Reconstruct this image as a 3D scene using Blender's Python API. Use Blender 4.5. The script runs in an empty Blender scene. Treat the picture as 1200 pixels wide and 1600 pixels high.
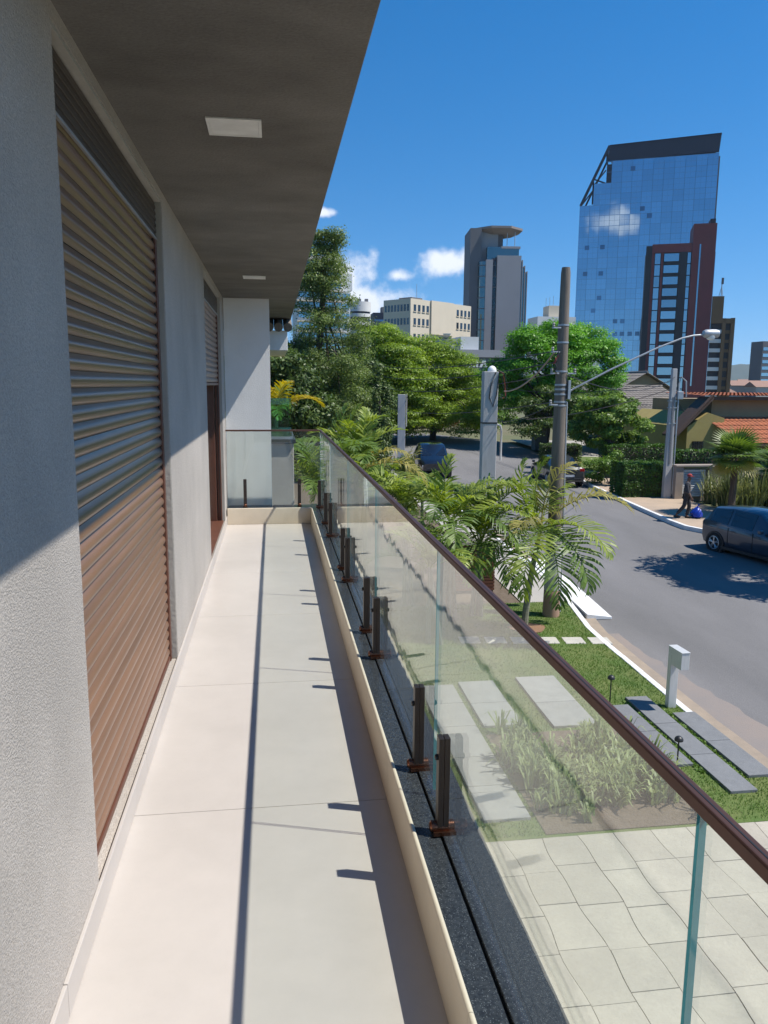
import bpy, math, random
import numpy as np
from mathutils import Matrix, Vector
R = math.radians
scene = bpy.context.scene
COL = scene.collection

# ------------------------------------------------------------------ camera, sky, sun, exposure
FPX, CX, CY = 1215.0, 600.0, 800.0            # focal length in pixels of the 1200x1600 photograph
yc = Vector((426.0 - CX, -(600.0 - CY), -FPX)).normalized()      # balcony direction seen by the camera
th = R(0.45)
zc = Vector((math.cos(th), -math.sin(th), 0)).cross(yc).normalized()
if zc.y < 0: zc = -zc
xc = yc.cross(zc)
EYE = Vector((0, 0, 1.65))
cam = bpy.data.cameras.new('camera')
cam.lens = FPX / 1600 * 36; cam.sensor_width = 36
cam.clip_start = 0.05; cam.clip_end = 12000
camo = bpy.data.objects.new('camera', cam); COL.objects.link(camo)
camo.matrix_world = Matrix.Translation(EYE) @ Matrix((xc, yc, zc)).to_4x4()
scene.camera = camo

SUN = Vector((1.0, -0.318, 1.63)).normalized()
sl = bpy.data.lights.new('sun', 'SUN'); sl.energy = 5.0; sl.angle = R(0.53); sl.color = (1.0, 0.955, 0.88)
so = bpy.data.objects.new('sun', sl); COL.objects.link(so)
so.rotation_euler = SUN.to_track_quat('Z', 'Y').to_euler(); so.location = (20, -10, 40)

world = bpy.data.worlds.new('World'); scene.world = world; world.use_nodes = True
wt = world.node_tree; wt.nodes.clear()
def wn(t, **k):
    n = wt.nodes.new(t)
    for a, b in k.items(): setattr(n, a, b)
    return n
wout = wn('ShaderNodeOutputWorld'); wbg = wn('ShaderNodeBackground'); wt.links.new(wbg.outputs[0], wout.inputs[0])
sky = wn('ShaderNodeTexSky', sky_type='NISHITA'); sky.sun_disc = False
sky.sun_elevation = math.asin(SUN.z); sky.sun_rotation = math.atan2(SUN.x, SUN.y)
sky.altitude = 300; sky.air_density = 1.0; sky.dust_density = 0.0; sky.ozone_density = 3.0
wbg.inputs[1].default_value = 0.088
wv = wn('ShaderNodeTexCoord'); wlift = wn('ShaderNodeVectorMath', operation='MULTIPLY_ADD'); wlift.inputs[1].default_value = (1, 1, .92); wlift.inputs[2].default_value = (0, 0, .10)
wnorm = wn('ShaderNodeVectorMath', operation='NORMALIZE'); wt.links.new(wv.outputs['Generated'], wlift.inputs[0]); wt.links.new(wlift.outputs[0], wnorm.inputs[0]); wt.links.new(wnorm.outputs[0], sky.inputs['Vector'])   # very clear air: no murky band along the horizon
# scattered fair-weather cumulus: lumpy patches on fixed bearings of the sky
wtc = wn('ShaderNodeTexCoord')
wno = wn('ShaderNodeTexNoise'); wno.inputs['Scale'].default_value = 26; wno.inputs['Detail'].default_value = 7; wno.inputs['Roughness'].default_value = 0.58
wt.links.new(wtc.outputs['Generated'], wno.inputs['Vector'])
CLOUDS = [((.2165, .965, .149), (.042, .04, .018)), ((.1535, .978, .133), (.018, .02, .009)), ((.072, .985, .128), (.055, .06, .034)),
          ((.115, .985, .098), (.065, .06, .030)), ((.062, .978, .203), (.017, .02, .006)), ((.19, .977, .085), (.05, .05, .014)),
          ((-.458, -.868, .190), (.026, .026, .016)), ((.75, -.62, .22), (.12, .12, .04)), ((-.85, -.5, .17), (.14, .14, .04)),
          ((-.80, .58, .16), (.12, .12, .035)), ((.9, .40, .14), (.10, .10, .03)), ((.2, -.96, .22), (.12, .1, .04))]
prev = None
for c, s in CLOUDS:
    sub = wn('ShaderNodeVectorMath', operation='SUBTRACT'); sub.inputs[1].default_value = c
    wt.links.new(wtc.outputs['Generated'], sub.inputs[0])
    dv = wn('ShaderNodeVectorMath', operation='DIVIDE'); dv.inputs[1].default_value = s; wt.links.new(sub.outputs[0], dv.inputs[0])
    ln = wn('ShaderNodeVectorMath', operation='LENGTH'); wt.links.new(dv.outputs[0], ln.inputs[0])
    iv = wn('ShaderNodeMath', operation='SUBTRACT'); iv.inputs[0].default_value = 1.0; wt.links.new(ln.outputs['Value'], iv.inputs[1])
    if prev is None: prev = iv
    else:
        mx = wn('ShaderNodeMath', operation='MAXIMUM'); wt.links.new(prev.outputs[0], mx.inputs[0]); wt.links.new(iv.outputs[0], mx.inputs[1]); prev = mx
wa = wn('ShaderNodeMath', operation='MULTIPLY_ADD'); wt.links.new(wno.outputs['Fac'], wa.inputs[0]); wa.inputs[1].default_value = 2.6
wt.links.new(prev.outputs[0], wa.inputs[2])
wr = wn('ShaderNodeMapRange', interpolation_type='SMOOTHSTEP'); wr.inputs['From Min'].default_value = 1.15; wr.inputs['From Max'].default_value = 2.1
wr.inputs['To Max'].default_value = 0.92
wt.links.new(wa.outputs[0], wr.inputs['Value'])
wsat = wn('ShaderNodeHueSaturation'); wsat.inputs['Saturation'].default_value = 1.4; wsat.inputs['Value'].default_value = 1.33
wt.links.new(sky.outputs[0], wsat.inputs['Color'])
wm = wn('ShaderNodeMix', data_type='RGBA'); wt.links.new(wr.outputs[0], wm.inputs['Factor']); wt.links.new(wsat.outputs[0], wm.inputs['A'])
wm.inputs['B'].default_value = (9.0, 9.4, 10.2, 1); wt.links.new(wm.outputs['Result'], wbg.inputs[0])

vs = scene.view_settings; vs.view_transform = 'Standard'; vs.look = 'None'; vs.exposure = 0.40; vs.gamma = 1.0; vs.use_curve_mapping = False
cy = scene.cycles; cy.use_denoising = True; cy.max_bounces = 10; cy.transparent_max_bounces = 24; cy.glossy_bounces = 6; cy.transmission_bounces = 8
cy.caustics_reflective = False; cy.caustics_refractive = False; cy.sample_clamp_indirect = 8

# ------------------------------------------------------------------ helpers
rng = random.Random(11); nr = np.random.default_rng(7)
class MB:
    def __init__(s): s.v = []; s.f = []; s.m = []
    def add(s, vs_, fs, m=0):
        o = len(s.v); s.v += [tuple(p) for p in vs_]
        s.f += [tuple(i + o for i in f) for f in fs]; s.m += [m] * len(fs); return s
    def box(s, x0, y0, z0, x1, y1, z1, m=0):
        return s.add([(x0,y0,z0),(x1,y0,z0),(x1,y1,z0),(x0,y1,z0),(x0,y0,z1),(x1,y0,z1),(x1,y1,z1),(x0,y1,z1)],
                     [(0,3,2,1),(4,5,6,7),(0,1,5,4),(1,2,6,5),(2,3,7,6),(3,0,4,7)], m)
    def prism(s, poly, z0, z1, m=0):                       # poly counter-clockwise (x, y)
        n = len(poly)
        return s.add([(x,y,z0) for x,y in poly] + [(x,y,z1) for x,y in poly],
                     [tuple(range(n-1,-1,-1)), tuple(range(n,2*n))] + [(i,(i+1)%n,n+(i+1)%n,n+i) for i in range(n)], m)
    def xz(s, poly, y0, y1, m=0):                          # poly in (x, z), extruded along y
        n = len(poly)
        return s.add([(x,y0,z) for x,z in poly] + [(x,y1,z) for x,z in poly],
                     [tuple(range(n)), tuple(range(2*n-1,n-1,-1))] + [(i,n+i,n+(i+1)%n,(i+1)%n) for i in range(n)], m)
    def yz(s, poly, x0, x1, m=0):                          # poly in (y, z), extruded along x
        n = len(poly)
        return s.add([(x0,y,z) for y,z in poly] + [(x1,y,z) for y,z in poly],
                     [tuple(range(n-1,-1,-1)), tuple(range(n,2*n))] + [(i,(i+1)%n,n+(i+1)%n,n+i) for i in range(n)], m)
    def tube(s, pts, rad, n=8, cap=True, m=0):
        pts = [Vector(p) for p in pts]
        if not isinstance(rad, (list, tuple)): rad = [rad] * len(pts)
        o = len(s.v); ref = Vector((0.13, 0.21, 0.97))
        for i, p in enumerate(pts):
            t = (pts[min(i+1, len(pts)-1)] - pts[max(i-1, 0)]).normalized()
            a = t.cross(ref if abs(t.dot(ref)) < 0.97 else Vector((1,0,0))).normalized(); b = t.cross(a)
            for k in range(n):
                q = p + (a * math.cos(2*math.pi*k/n) + b * math.sin(2*math.pi*k/n)) * rad[i]; s.v.append(tuple(q))
        for i in range(len(pts)-1):
            for k in range(n):
                a0 = o + i*n + k; a1 = o + i*n + (k+1) % n
                s.f.append((a0, a0+n, a1+n, a1)[::-1]); s.m.append(m)
        if cap:
            s.f.append(tuple(o + k for k in range(n))); s.m.append(m)
            s.f.append(tuple(o + (len(pts)-1)*n + k for k in range(n-1,-1,-1))); s.m.append(m)
        return s
    def lathe(s, prof, n=16, c=(0,0,0), m=0, axis='z'):
        o = len(s.v)
        for r, z in prof:
            for k in range(n):
                a = 2*math.pi*k/n; p = (r*math.cos(a), r*math.sin(a), z)
                if axis == 'x': p = (p[2], p[0], p[1])
                if axis == 'y': p = (p[1], p[2], p[0])
                s.v.append((p[0]+c[0], p[1]+c[1], p[2]+c[2]))
        for i in range(len(prof)-1):
            for k in range(n):
                a0 = o+i*n+k; a1 = o+i*n+(k+1)%n; s.f.append((a0, a1, a1+n, a0+n)); s.m.append(m)
        s.f.append(tuple(o+k for k in range(n-1,-1,-1))); s.m.append(m)
        s.f.append(tuple(o+(len(prof)-1)*n+k for k in range(n))); s.m.append(m)
        return s
    def mesh(s, name, mats, smooth=False):
        me = bpy.data.meshes.new(name); me.from_pydata(s.v, [], s.f)
        for m in (mats if isinstance(mats, (list, tuple)) else [mats]): me.materials.append(m)
        if max(s.m, default=0): me.polygons.foreach_set('material_index', s.m)
        if smooth:
            me.polygons.foreach_set('use_smooth', [True]*len(me.polygons)); me.set_sharp_from_angle(angle=R(35))
        me.update(); return me
def wmat(o):
    return o.matrix_basis if o.parent is None else wmat(o.parent) @ o.matrix_parent_inverse @ o.matrix_basis
def put(name, me, parent=None, world=False, bevel=0.0, seg=2, loc=None, rot=None, scale=None):
    o = bpy.data.objects.new(name, me); COL.objects.link(o)
    if loc is not None: o.location = loc
    if rot is not None: o.rotation_euler = rot
    if scale is not None: o.scale = scale
    if parent is not None:
        o.parent = parent
        if world: o.matrix_parent_inverse = wmat(parent).inverted()
    if bevel:
        b = o.modifiers.new('bevel', 'BEVEL'); b.width = bevel; b.segments = seg; b.limit_method = 'ANGLE'; b.angle_limit = R(40)
    return o
def mk(name, mb, mat, parent=None, smooth=False, **k): return put(name, mb.mesh(name, mat, smooth), parent, **k)
def tag(o, label=None, cat=None, group=None, kind=None):
    for a, b in (('label', label), ('category', cat), ('group', group), ('kind', kind)):
        if b: o[a] = b
    return o
def thing(name, label, cat, loc=(0,0,0), rz=0.0, group=None):
    o = bpy.data.objects.new(name, None); COL.objects.link(o); o.location = loc; o.rotation_euler = (0,0,rz); o.empty_display_size = 0.2
    return tag(o, label, cat, group)
def np_mesh(name, V, F, mat):
    V = np.asarray(V, np.float32); F = np.asarray(F, np.int32); k = F.shape[1]
    me = bpy.data.meshes.new(name); me.vertices.add(len(V)); me.vertices.foreach_set('co', V.ravel())
    me.loops.add(F.size); me.loops.foreach_set('vertex_index', F.ravel())
    me.polygons.add(len(F)); me.polygons.foreach_set('loop_start', np.arange(0, F.size, k, dtype=np.int32))
    me.update(calc_edges=True); me.validate(); me.materials.append(mat); return me

# ------------------------------------------------------------------ materials
def nt(name):
    m = bpy.data.materials.new(name); m.use_nodes = True; t = m.node_tree; t.nodes.clear()
    o = t.nodes.new('ShaderNodeOutputMaterial')
    def N(ty, **k):
        n = t.nodes.new(ty)
        for a, b in k.items():
            if a.startswith('i_'): n.inputs[a[2:].replace('_', ' ')].default_value = b
            else: setattr(n, a, b)
        return n
    return m, t, o, N, t.links.new
def c4(c): return (c[0], c[1], c[2], 1)
def pm(name, col, col2=None, rough=0.6, scale=3.0, detail=6, bump=0.0, bscale=60.0, metal=0.0, spec=0.5, rnd=0.0, stretch=None, coat=0.0, lo=0.3, hi=0.7, speck=None, rvar=0.0, grain=None):
    """procedural paint/stone/wood: two tones mixed by world-space noise, per-object tone shift, fine relief"""
    m, t, o, N, L = nt(name)
    b = N('ShaderNodeBsdfPrincipled', i_Roughness=rough, i_Metallic=metal); b.inputs['Specular IOR Level'].default_value = spec
    if coat: b.inputs['Coat Weight'].default_value = coat; b.inputs['Coat Roughness'].default_value = 0.03
    L(b.outputs[0], o.inputs[0])
    geo = N('ShaderNodeNewGeometry'); vec = geo.outputs['Position']
    if stretch:
        mp = N('ShaderNodeMapping'); mp.inputs['Scale'].default_value = stretch; L(vec, mp.inputs['Vector']); vec = mp.outputs[0]
    no = N('ShaderNodeTexNoise', i_Scale=scale, i_Detail=detail); no.inputs['Roughness'].default_value = 0.6; L(vec, no.inputs['Vector'])
    mr = N('ShaderNodeMapRange'); mr.inputs['From Min'].default_value = lo; mr.inputs['From Max'].default_value = hi; L(no.outputs['Fac'], mr.inputs['Value'])
    if col2 is None: col2 = tuple(x*0.82 for x in col)
    mx = N('ShaderNodeMix', data_type='RGBA'); mx.inputs['A'].default_value = c4(col); mx.inputs['B'].default_value = c4(col2); L(mr.outputs[0], mx.inputs['Factor'])
    c = mx.outputs['Result']
    if speck:
        vo = N('ShaderNodeTexVoronoi', i_Scale=speck[0]); L(geo.outputs['Position'], vo.inputs['Vector'])
        sp = N('ShaderNodeSeparateColor'); L(vo.outputs['Color'], sp.inputs[0])
        gt = N('ShaderNodeMath', operation='GREATER_THAN'); gt.inputs[1].default_value = speck[1]; L(sp.outputs[0], gt.inputs[0])
        m2 = N('ShaderNodeMix', data_type='RGBA'); L(gt.outputs[0], m2.inputs['Factor']); L(c, m2.inputs['A']); m2.inputs['B'].default_value = c4(speck[2]); c = m2.outputs['Result']
    if grain:
        gn = N('ShaderNodeTexNoise', i_Scale=grain[0], i_Detail=4); gn.inputs['Roughness'].default_value = .75; L(geo.outputs['Position'], gn.inputs['Vector'])
        gm_ = N('ShaderNodeMapRange'); gm_.inputs['From Min'].default_value = .3; gm_.inputs['From Max'].default_value = .7; gm_.inputs['To Min'].default_value = 1-grain[1]; gm_.inputs['To Max'].default_value = 1+grain[1]; L(gn.outputs['Fac'], gm_.inputs['Value'])
        gh = N('ShaderNodeHueSaturation'); L(gm_.outputs[0], gh.inputs['Value']); L(c, gh.inputs['Color']); c = gh.outputs[0]
    if rnd:
        oi = N('ShaderNodeObjectInfo'); m3 = N('ShaderNodeMapRange'); m3.inputs['To Min'].default_value = 1-rnd; m3.inputs['To Max'].default_value = 1+rnd
        L(oi.outputs['Random'], m3.inputs['Value']); hs = N('ShaderNodeHueSaturation'); L(m3.outputs[0], hs.inputs['Value']); L(c, hs.inputs['Color']); c = hs.outputs[0]
    L(c, b.inputs['Base Color'])
    if rvar:
        m4 = N('ShaderNodeMapRange'); m4.inputs['To Min'].default_value = max(0.02, rough-rvar); m4.inputs['To Max'].default_value = rough+rvar
        L(no.outputs['Fac'], m4.inputs['Value']); L(m4.outputs[0], b.inputs['Roughness'])
    if bump:
        n2 = N('ShaderNodeTexNoise', i_Scale=bscale, i_Detail=5); L(vec if stretch else geo.outputs['Position'], n2.inputs['Vector'])
        bp = N('ShaderNodeBump', i_Strength=bump); bp.inputs['Distance'].default_value = 0.02; L(n2.outputs['Fac'], bp.inputs['Height']); L(bp.outputs[0], b.inputs['Normal'])
    return m
def leafm(name, dark, light, trans=0.35, nscale=0.6, rough=0.45):
    m, t, o, N, L = nt(name)
    geo = N('ShaderNodeNewGeometry'); no = N('ShaderNodeTexNoise', i_Scale=nscale, i_Detail=3); L(geo.outputs['Position'], no.inputs['Vector'])
    ad = N('ShaderNodeMath', operation='MULTIPLY_ADD'); L(geo.outputs['Random Per Island'], ad.inputs[0]); ad.inputs[1].default_value = 0.55
    sb = N('ShaderNodeMapRange'); sb.inputs['From Min'].default_value = 0.35; sb.inputs['From Max'].default_value = 0.65; sb.inputs['To Max'].default_value = 0.5
    L(no.outputs['Fac'], sb.inputs['Value']); L(sb.outputs[0], ad.inputs[2])
    mx = N('ShaderNodeMix', data_type='RGBA'); mx.inputs['A'].default_value = c4(dark); mx.inputs['B'].default_value = c4(light); L(ad.outputs[0], mx.inputs['Factor'])
    b = N('ShaderNodeBsdfPrincipled', i_Roughness=rough); b.inputs['Specular IOR Level'].default_value = 0.35; L(mx.outputs['Result'], b.inputs['Base Color'])
    tr = N('ShaderNodeBsdfTranslucent'); hs = N('ShaderNodeHueSaturation', i_Saturation=1.15, i_Value=1.25); L(mx.outputs['Result'], hs.inputs['Color']); L(hs.outputs[0], tr.inputs['Color'])
    ms = N('ShaderNodeMixShader'); ms.inputs[0].default_value = trans; L(b.outputs[0], ms.inputs[1]); L(tr.outputs[0], ms.inputs[2]); L(ms.outputs[0], o.inputs[0])
    return m
def glassm(name, tint, wave=0.0, dust=0.0, f0=0.04, stretch=(1,1,1), wscale=2.0, gloss=(1,1,1)):
    """clear sheet glass: straight-through transmission plus Fresnel reflection, slight roller wave"""
    m, t, o, N, L = nt(name)
    lw = N('ShaderNodeLayerWeight'); lw.inputs['Blend'].default_value = 0.5
    pw = N('ShaderNodeMath', operation='POWER'); pw.inputs[1].default_value = 5.0; L(lw.outputs['Facing'], pw.inputs[0])
    ma = N('ShaderNodeMath', operation='MULTIPLY_ADD'); ma.inputs[1].default_value = 1-f0; ma.inputs[2].default_value = f0; L(pw.outputs[0], ma.inputs[0])
    tr = N('ShaderNodeBsdfTransparent'); tr.inputs[0].default_value = c4(tint)
    gl = N('ShaderNodeBsdfGlossy'); gl.inputs['Roughness'].default_value = 0.0; gl.inputs['Color'].default_value = c4(gloss)
    ms = N('ShaderNodeMixShader'); L(ma.outputs[0], ms.inputs[0]); L(tr.outputs[0], ms.inputs[1]); L(gl.outputs[0], ms.inputs[2]); L(ms.outputs[0], o.inputs[0])
    if dust:                                                    # film of dust with streaks down the pane
        g0 = N('ShaderNodeNewGeometry'); mp0 = N('ShaderNodeMapping'); mp0.inputs['Scale'].default_value = (1,1,.12); L(g0.outputs['Position'], mp0.inputs['Vector'])
        n0 = N('ShaderNodeTexNoise', i_Scale=9.0, i_Detail=6); L(mp0.outputs[0], n0.inputs['Vector'])
        r0 = N('ShaderNodeMapRange'); r0.inputs['From Min'].default_value = .35; r0.inputs['From Max'].default_value = .7; r0.inputs['To Min'].default_value = dust*.5; r0.inputs['To Max'].default_value = dust*1.4; L(n0.outputs['Fac'], r0.inputs['Value'])
        df_ = N('ShaderNodeBsdfDiffuse'); df_.inputs['Color'].default_value = (.62,.60,.55,1); tl = N('ShaderNodeBsdfTranslucent'); tl.inputs['Color'].default_value = (.62,.60,.55,1)
        m5 = N('ShaderNodeMixShader'); m5.inputs[0].default_value = .5; L(df_.outputs[0], m5.inputs[1]); L(tl.outputs[0], m5.inputs[2])
        m6 = N('ShaderNodeMixShader'); L(r0.outputs[0], m6.inputs[0]); L(ms.outputs[0], m6.inputs[1]); L(m5.outputs[0], m6.inputs[2]); L(m6.outputs[0], o.inputs[0])
    if wave:
        geo = N('ShaderNodeNewGeometry'); mp = N('ShaderNodeMapping'); mp.inputs['Scale'].default_value = stretch; L(geo.outputs['Position'], mp.inputs['Vector'])
        no = N('ShaderNodeTexNoise', i_Scale=wscale, i_Detail=2); L(mp.outputs[0], no.inputs['Vector'])
        bp = N('ShaderNodeBump', i_Strength=wave); bp.inputs['Distance'].default_value = 0.01; L(no.outputs['Fac'], bp.inputs['Height']); L(bp.outputs[0], gl.inputs['Normal'])
    return m
def mirrorglass(name, col, refl, rough=0.03, f=0.55, rnd=0.12):
    """coated curtain-wall glass: dark tinted body under a strong tinted reflection"""
    m, t, o, N, L = nt(name)
    oi = N('ShaderNodeObjectInfo'); mr = N('ShaderNodeMapRange'); mr.inputs['To Min'].default_value = 1-rnd; mr.inputs['To Max'].default_value = 1+rnd; L(oi.outputs['Random'], mr.inputs['Value'])
    hs = N('ShaderNodeHueSaturation'); hs.inputs['Color'].default_value = c4(refl); L(mr.outputs[0], hs.inputs['Value'])
    d = N('ShaderNodeBsdfPrincipled', i_Roughness=0.2); d.inputs['Base Color'].default_value = c4(col)
    g_ = N('ShaderNodeBsdfGlossy'); g_.inputs['Roughness'].default_value = rough; L(hs.outputs[0], g_.inputs['Color'])
    lw = N('ShaderNodeLayerWeight'); lw.inputs['Blend'].default_value = 0.5
    ma = N('ShaderNodeMath', operation='MULTIPLY_ADD'); ma.inputs[1].default_value = 1-f; ma.inputs[2].default_value = f
    pw = N('ShaderNodeMath', operation='POWER'); pw.inputs[1].default_value = 4.0; L(lw.outputs['Facing'], pw.inputs[0]); L(pw.outputs[0], ma.inputs[0])
    ms = N('ShaderNodeMixShader'); L(ma.outputs[0], ms.inputs[0]); L(d.outputs[0], ms.inputs[1]); L(g_.outputs[0], ms.inputs[2]); L(ms.outputs[0], o.inputs[0])
    return m

M = {}
M['plaster'] = pm('grey textured plaster', (.485,.44,.395), (.36,.328,.295), rough=.9, scale=.9, detail=10, bump=.45, bscale=190, spec=.15, grain=(85, .18), lo=.34, hi=.66)
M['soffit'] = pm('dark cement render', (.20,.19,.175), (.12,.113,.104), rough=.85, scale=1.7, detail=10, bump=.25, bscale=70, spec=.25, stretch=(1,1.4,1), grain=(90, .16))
M['jamb'] = pm('beige sealed jamb', (.42,.40,.36), rough=.8, bump=.2)
M['white'] = pm('white masonry paint', (.76,.76,.75), (.70,.70,.69), rough=.8, bump=.15, bscale=90)
M['floor'] = pm('cream porcelain tile', (.485,.444,.408), (.425,.39,.357), rough=.34, scale=1.3, detail=10, spec=.45, rnd=.025, rvar=.1, bump=.015, bscale=220, lo=.35, hi=.75, grain=(7, .025))
M['cream'] = pm('cream stone kerb', (.66,.57,.44), (.58,.50,.385), rough=.5, scale=5, bump=.05)
M['grout'] = pm('pale grout', (.42,.40,.36), rough=.9)
M['granite'] = pm('speckled black granite', (.022,.025,.03), (.045,.05,.056), rough=.22, scale=90, spec=.5, speck=(520, .95, (.13,.14,.15)), rnd=.1, lo=.35, hi=.65)
M['bronze'] = pm('bronze anodised aluminium', (.125,.062,.046), (.095,.05,.038), rough=.5, scale=8, metal=.6, spec=.5, bump=.02)
M['postmetal'] = pm('dark bronze post', (.055,.042,.036), (.045,.034,.03), rough=.38, scale=8, metal=.5)
M['copper'] = pm('polished bronze foot', (.20,.085,.05), (.13,.06,.04), rough=.25, scale=30, metal=.85)
M['slat'] = pm('satin bronze shutter slat', (.285,.155,.092), (.20,.115,.075), rough=.3, scale=2.5, metal=.3, spec=.5, rnd=.08, stretch=(1,.4,6), coat=.08)
M['box'] = pm('dark bronze shutter box', (.085,.062,.045), (.065,.048,.036), rough=.5, scale=6, metal=.2)
M['rail_brown'] = pm('red brown guide rail', (.16,.065,.04), (.12,.05,.032), rough=.4, scale=6, metal=.25)
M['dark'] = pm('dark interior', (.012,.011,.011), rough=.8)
M['lightcover'] = pm('white lamp cover', (.82,.82,.80), rough=.5, scale=10)
M['glass'] = glassm('balustrade glass', (.955,.985,.968), wave=.17, dust=.02, stretch=(1,1,.22), wscale=3.2)
M['glassflat'] = glassm('end pane glass', (.955,.985,.968), dust=.015)
M['glassedge'] = pm('green glass edge', (.10,.34,.36), (.06,.24,.27), rough=.15, scale=9)
M['greenglass'] = glassm('green terrace glass', (.42,.72,.62))
M['asphalt'] = pm('worn asphalt', (.20,.192,.19), (.138,.134,.132), rough=.9, scale=.3, detail=10, bump=.5, bscale=90, spec=.25, stretch=(1.4,.35,1), grain=(45, .16))
M['dust'] = pm('red earth dust on asphalt', (.25,.205,.175), (.20,.182,.172), rough=.95, scale=1.1, detail=9, bump=.4, bscale=80)
M['gutter'] = pm('sandy concrete gutter', (.34,.27,.20), (.25,.205,.16), rough=.95, scale=3, detail=9, bump=.5, bscale=70)
M['kerb'] = pm('white limewashed kerb', (.74,.74,.73), (.58,.57,.55), rough=.85, scale=2.5, bump=.3)
M['ground'] = pm('dry grass ground', (.10,.115,.05), (.15,.13,.08), rough=1, scale=.2, detail=8)
M['soil'] = pm('planting soil', (.10,.075,.05), (.15,.115,.085), rough=1, scale=9, bump=.8, bscale=30)
M['lawn'] = pm('turf', (.075,.135,.026), (.145,.165,.05), rough=1, scale=1.6, detail=10, bump=.9, bscale=55)
M['terrace'] = pm('pale sandstone paver', (.405,.365,.296), (.335,.302,.248), rough=.85, scale=1.5, detail=10, bump=.25, bscale=30, rnd=.07, grain=(22, .07), lo=.35, hi=.68)
M['joint'] = pm('dark paving joint', (.17,.155,.13), (.10,.095,.075), rough=1, scale=2)
M['slabgrey'] = pm('grey flamed granite slab', (.185,.19,.195), (.15,.155,.16), rough=.85, scale=7, detail=9, bump=.35, bscale=160, rnd=.05, speck=(240,.95,(.27,.27,.27)))
M['slabpale'] = pm('pale grey stone slab', (.31,.305,.285), (.25,.247,.232), rough=.85, scale=4, detail=8, bump=.3, bscale=90, rnd=.05)
M['step'] = pm('pale stepping stone', (.50,.475,.42), (.40,.38,.34), rough=.85, scale=6, bump=.3, rnd=.07)
M['sidewalk'] = pm('beige pavement', (.42,.315,.225), (.33,.26,.195), rough=.95, scale=1.0, detail=9, bump=.3)
M['sidewalkpale'] = pm('pale concrete pavement', (.38,.355,.32), (.32,.30,.27), rough=.95, scale=1.0, detail=9, bump=.3)
M['earth'] = pm('red bare earth', (.26,.14,.085), (.20,.125,.07), rough=1, scale=8, bump=.6)
M['concrete'] = pm('grey concrete', (.48,.465,.45), (.38,.37,.36), rough=.9, scale=2.5, detail=9, bump=.25, bscale=45, stretch=(3,3,.6))
M['polewood'] = pm('weathered pole', (.21,.175,.14), (.125,.105,.085), rough=.9, scale=4, detail=9, bump=.5, bscale=30, stretch=(5,5,.35))
M['polebase'] = pm('earth stained whitewash', (.36,.205,.135), (.31,.21,.15), rough=.9, scale=5)
M['steel'] = pm('galvanised steel', (.45,.46,.47), (.36,.37,.38), rough=.45, metal=.6, scale=9)
M['black'] = pm('black metal', (.018,.018,.018), rough=.45, scale=9)
M['cable'] = pm('black cable', (.02,.02,.022), rough=.6)
M['cablepale'] = pm('sun bleached cable sleeve', (.42,.30,.25), rough=.7)
M['cablered'] = pm('red wire', (.35,.05,.05), rough=.6)
M['stainless'] = pm('pale steel mailbox', (.66,.65,.62), (.58,.57,.54), rough=.45, metal=.3, scale=14, stretch=(2,2,.2))
M['leafpalm'] = leafm('palm leaflet', (.10,.17,.028), (.37,.43,.075), trans=.4, nscale=1.5)
M['leafpalmdry'] = leafm('yellowing palm leaflet', (.20,.20,.05), (.42,.36,.11), trans=.4, nscale=1.5)
M['leafpalmdark'] = leafm('deep green palm leaflet', (.055,.11,.024), (.18,.26,.05), trans=.35, nscale=1.5)
M['leafyellow'] = leafm('golden palm leaflet', (.28,.24,.02), (.55,.40,.03), trans=.45, nscale=1.5)
M['leafbright'] = leafm('lime foliage', (.095,.175,.025), (.35,.46,.065), trans=.45, nscale=.35)
M['leafmid'] = leafm('mid green foliage', (.06,.125,.022), (.21,.33,.05), trans=.35, nscale=.4)
M['leafdark'] = leafm('dark green foliage', (.04,.075,.02), (.135,.19,.045), trans=.3, nscale=.5)
M['leafolive'] = leafm('olive foliage', (.065,.105,.028), (.24,.31,.08), trans=.35, nscale=.5)
M['leaffresh'] = leafm('fresh green foliage', (.06,.13,.025), (.27,.38,.075), trans=.38, nscale=.9)
M['leafvivid'] = leafm('vivid green foliage', (.055,.17,.016), (.21,.46,.04), trans=.35, nscale=.35)
M['leafhedge'] = leafm('clipped hedge foliage', (.035,.085,.015), (.10,.19,.03), trans=.3, nscale=1.2)
M['leafstrap'] = leafm('strap leaf', (.10,.15,.05), (.38,.43,.19), trans=.35, nscale=2.0)
M['leafreed'] = leafm('reed leaf', (.07,.10,.03), (.28,.29,.12), trans=.35, nscale=2.0)
M['leaforange'] = leafm('rust coloured foliage', (.14,.06,.02), (.34,.13,.04), trans=.3, nscale=1.0)
M['blade'] = leafm('grass blade', (.06,.135,.02), (.15,.245,.045), trans=.3, nscale=1.4, rough=.6)
M['bark'] = pm('brown bark', (.10,.075,.055), (.055,.043,.034), rough=.95, scale=4, bump=.7, bscale=20, stretch=(4,4,.6))
M['palmtrunk'] = pm('ringed palm trunk', (.24,.23,.17), (.15,.16,.10), rough=.8, scale=6, stretch=(1,1,5), bump=.3)

SLOPE0, SLOPE = -3.85, .022
def g(y): return SLOPE0 + SLOPE * min(max(y-12, 0), 70)

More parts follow.
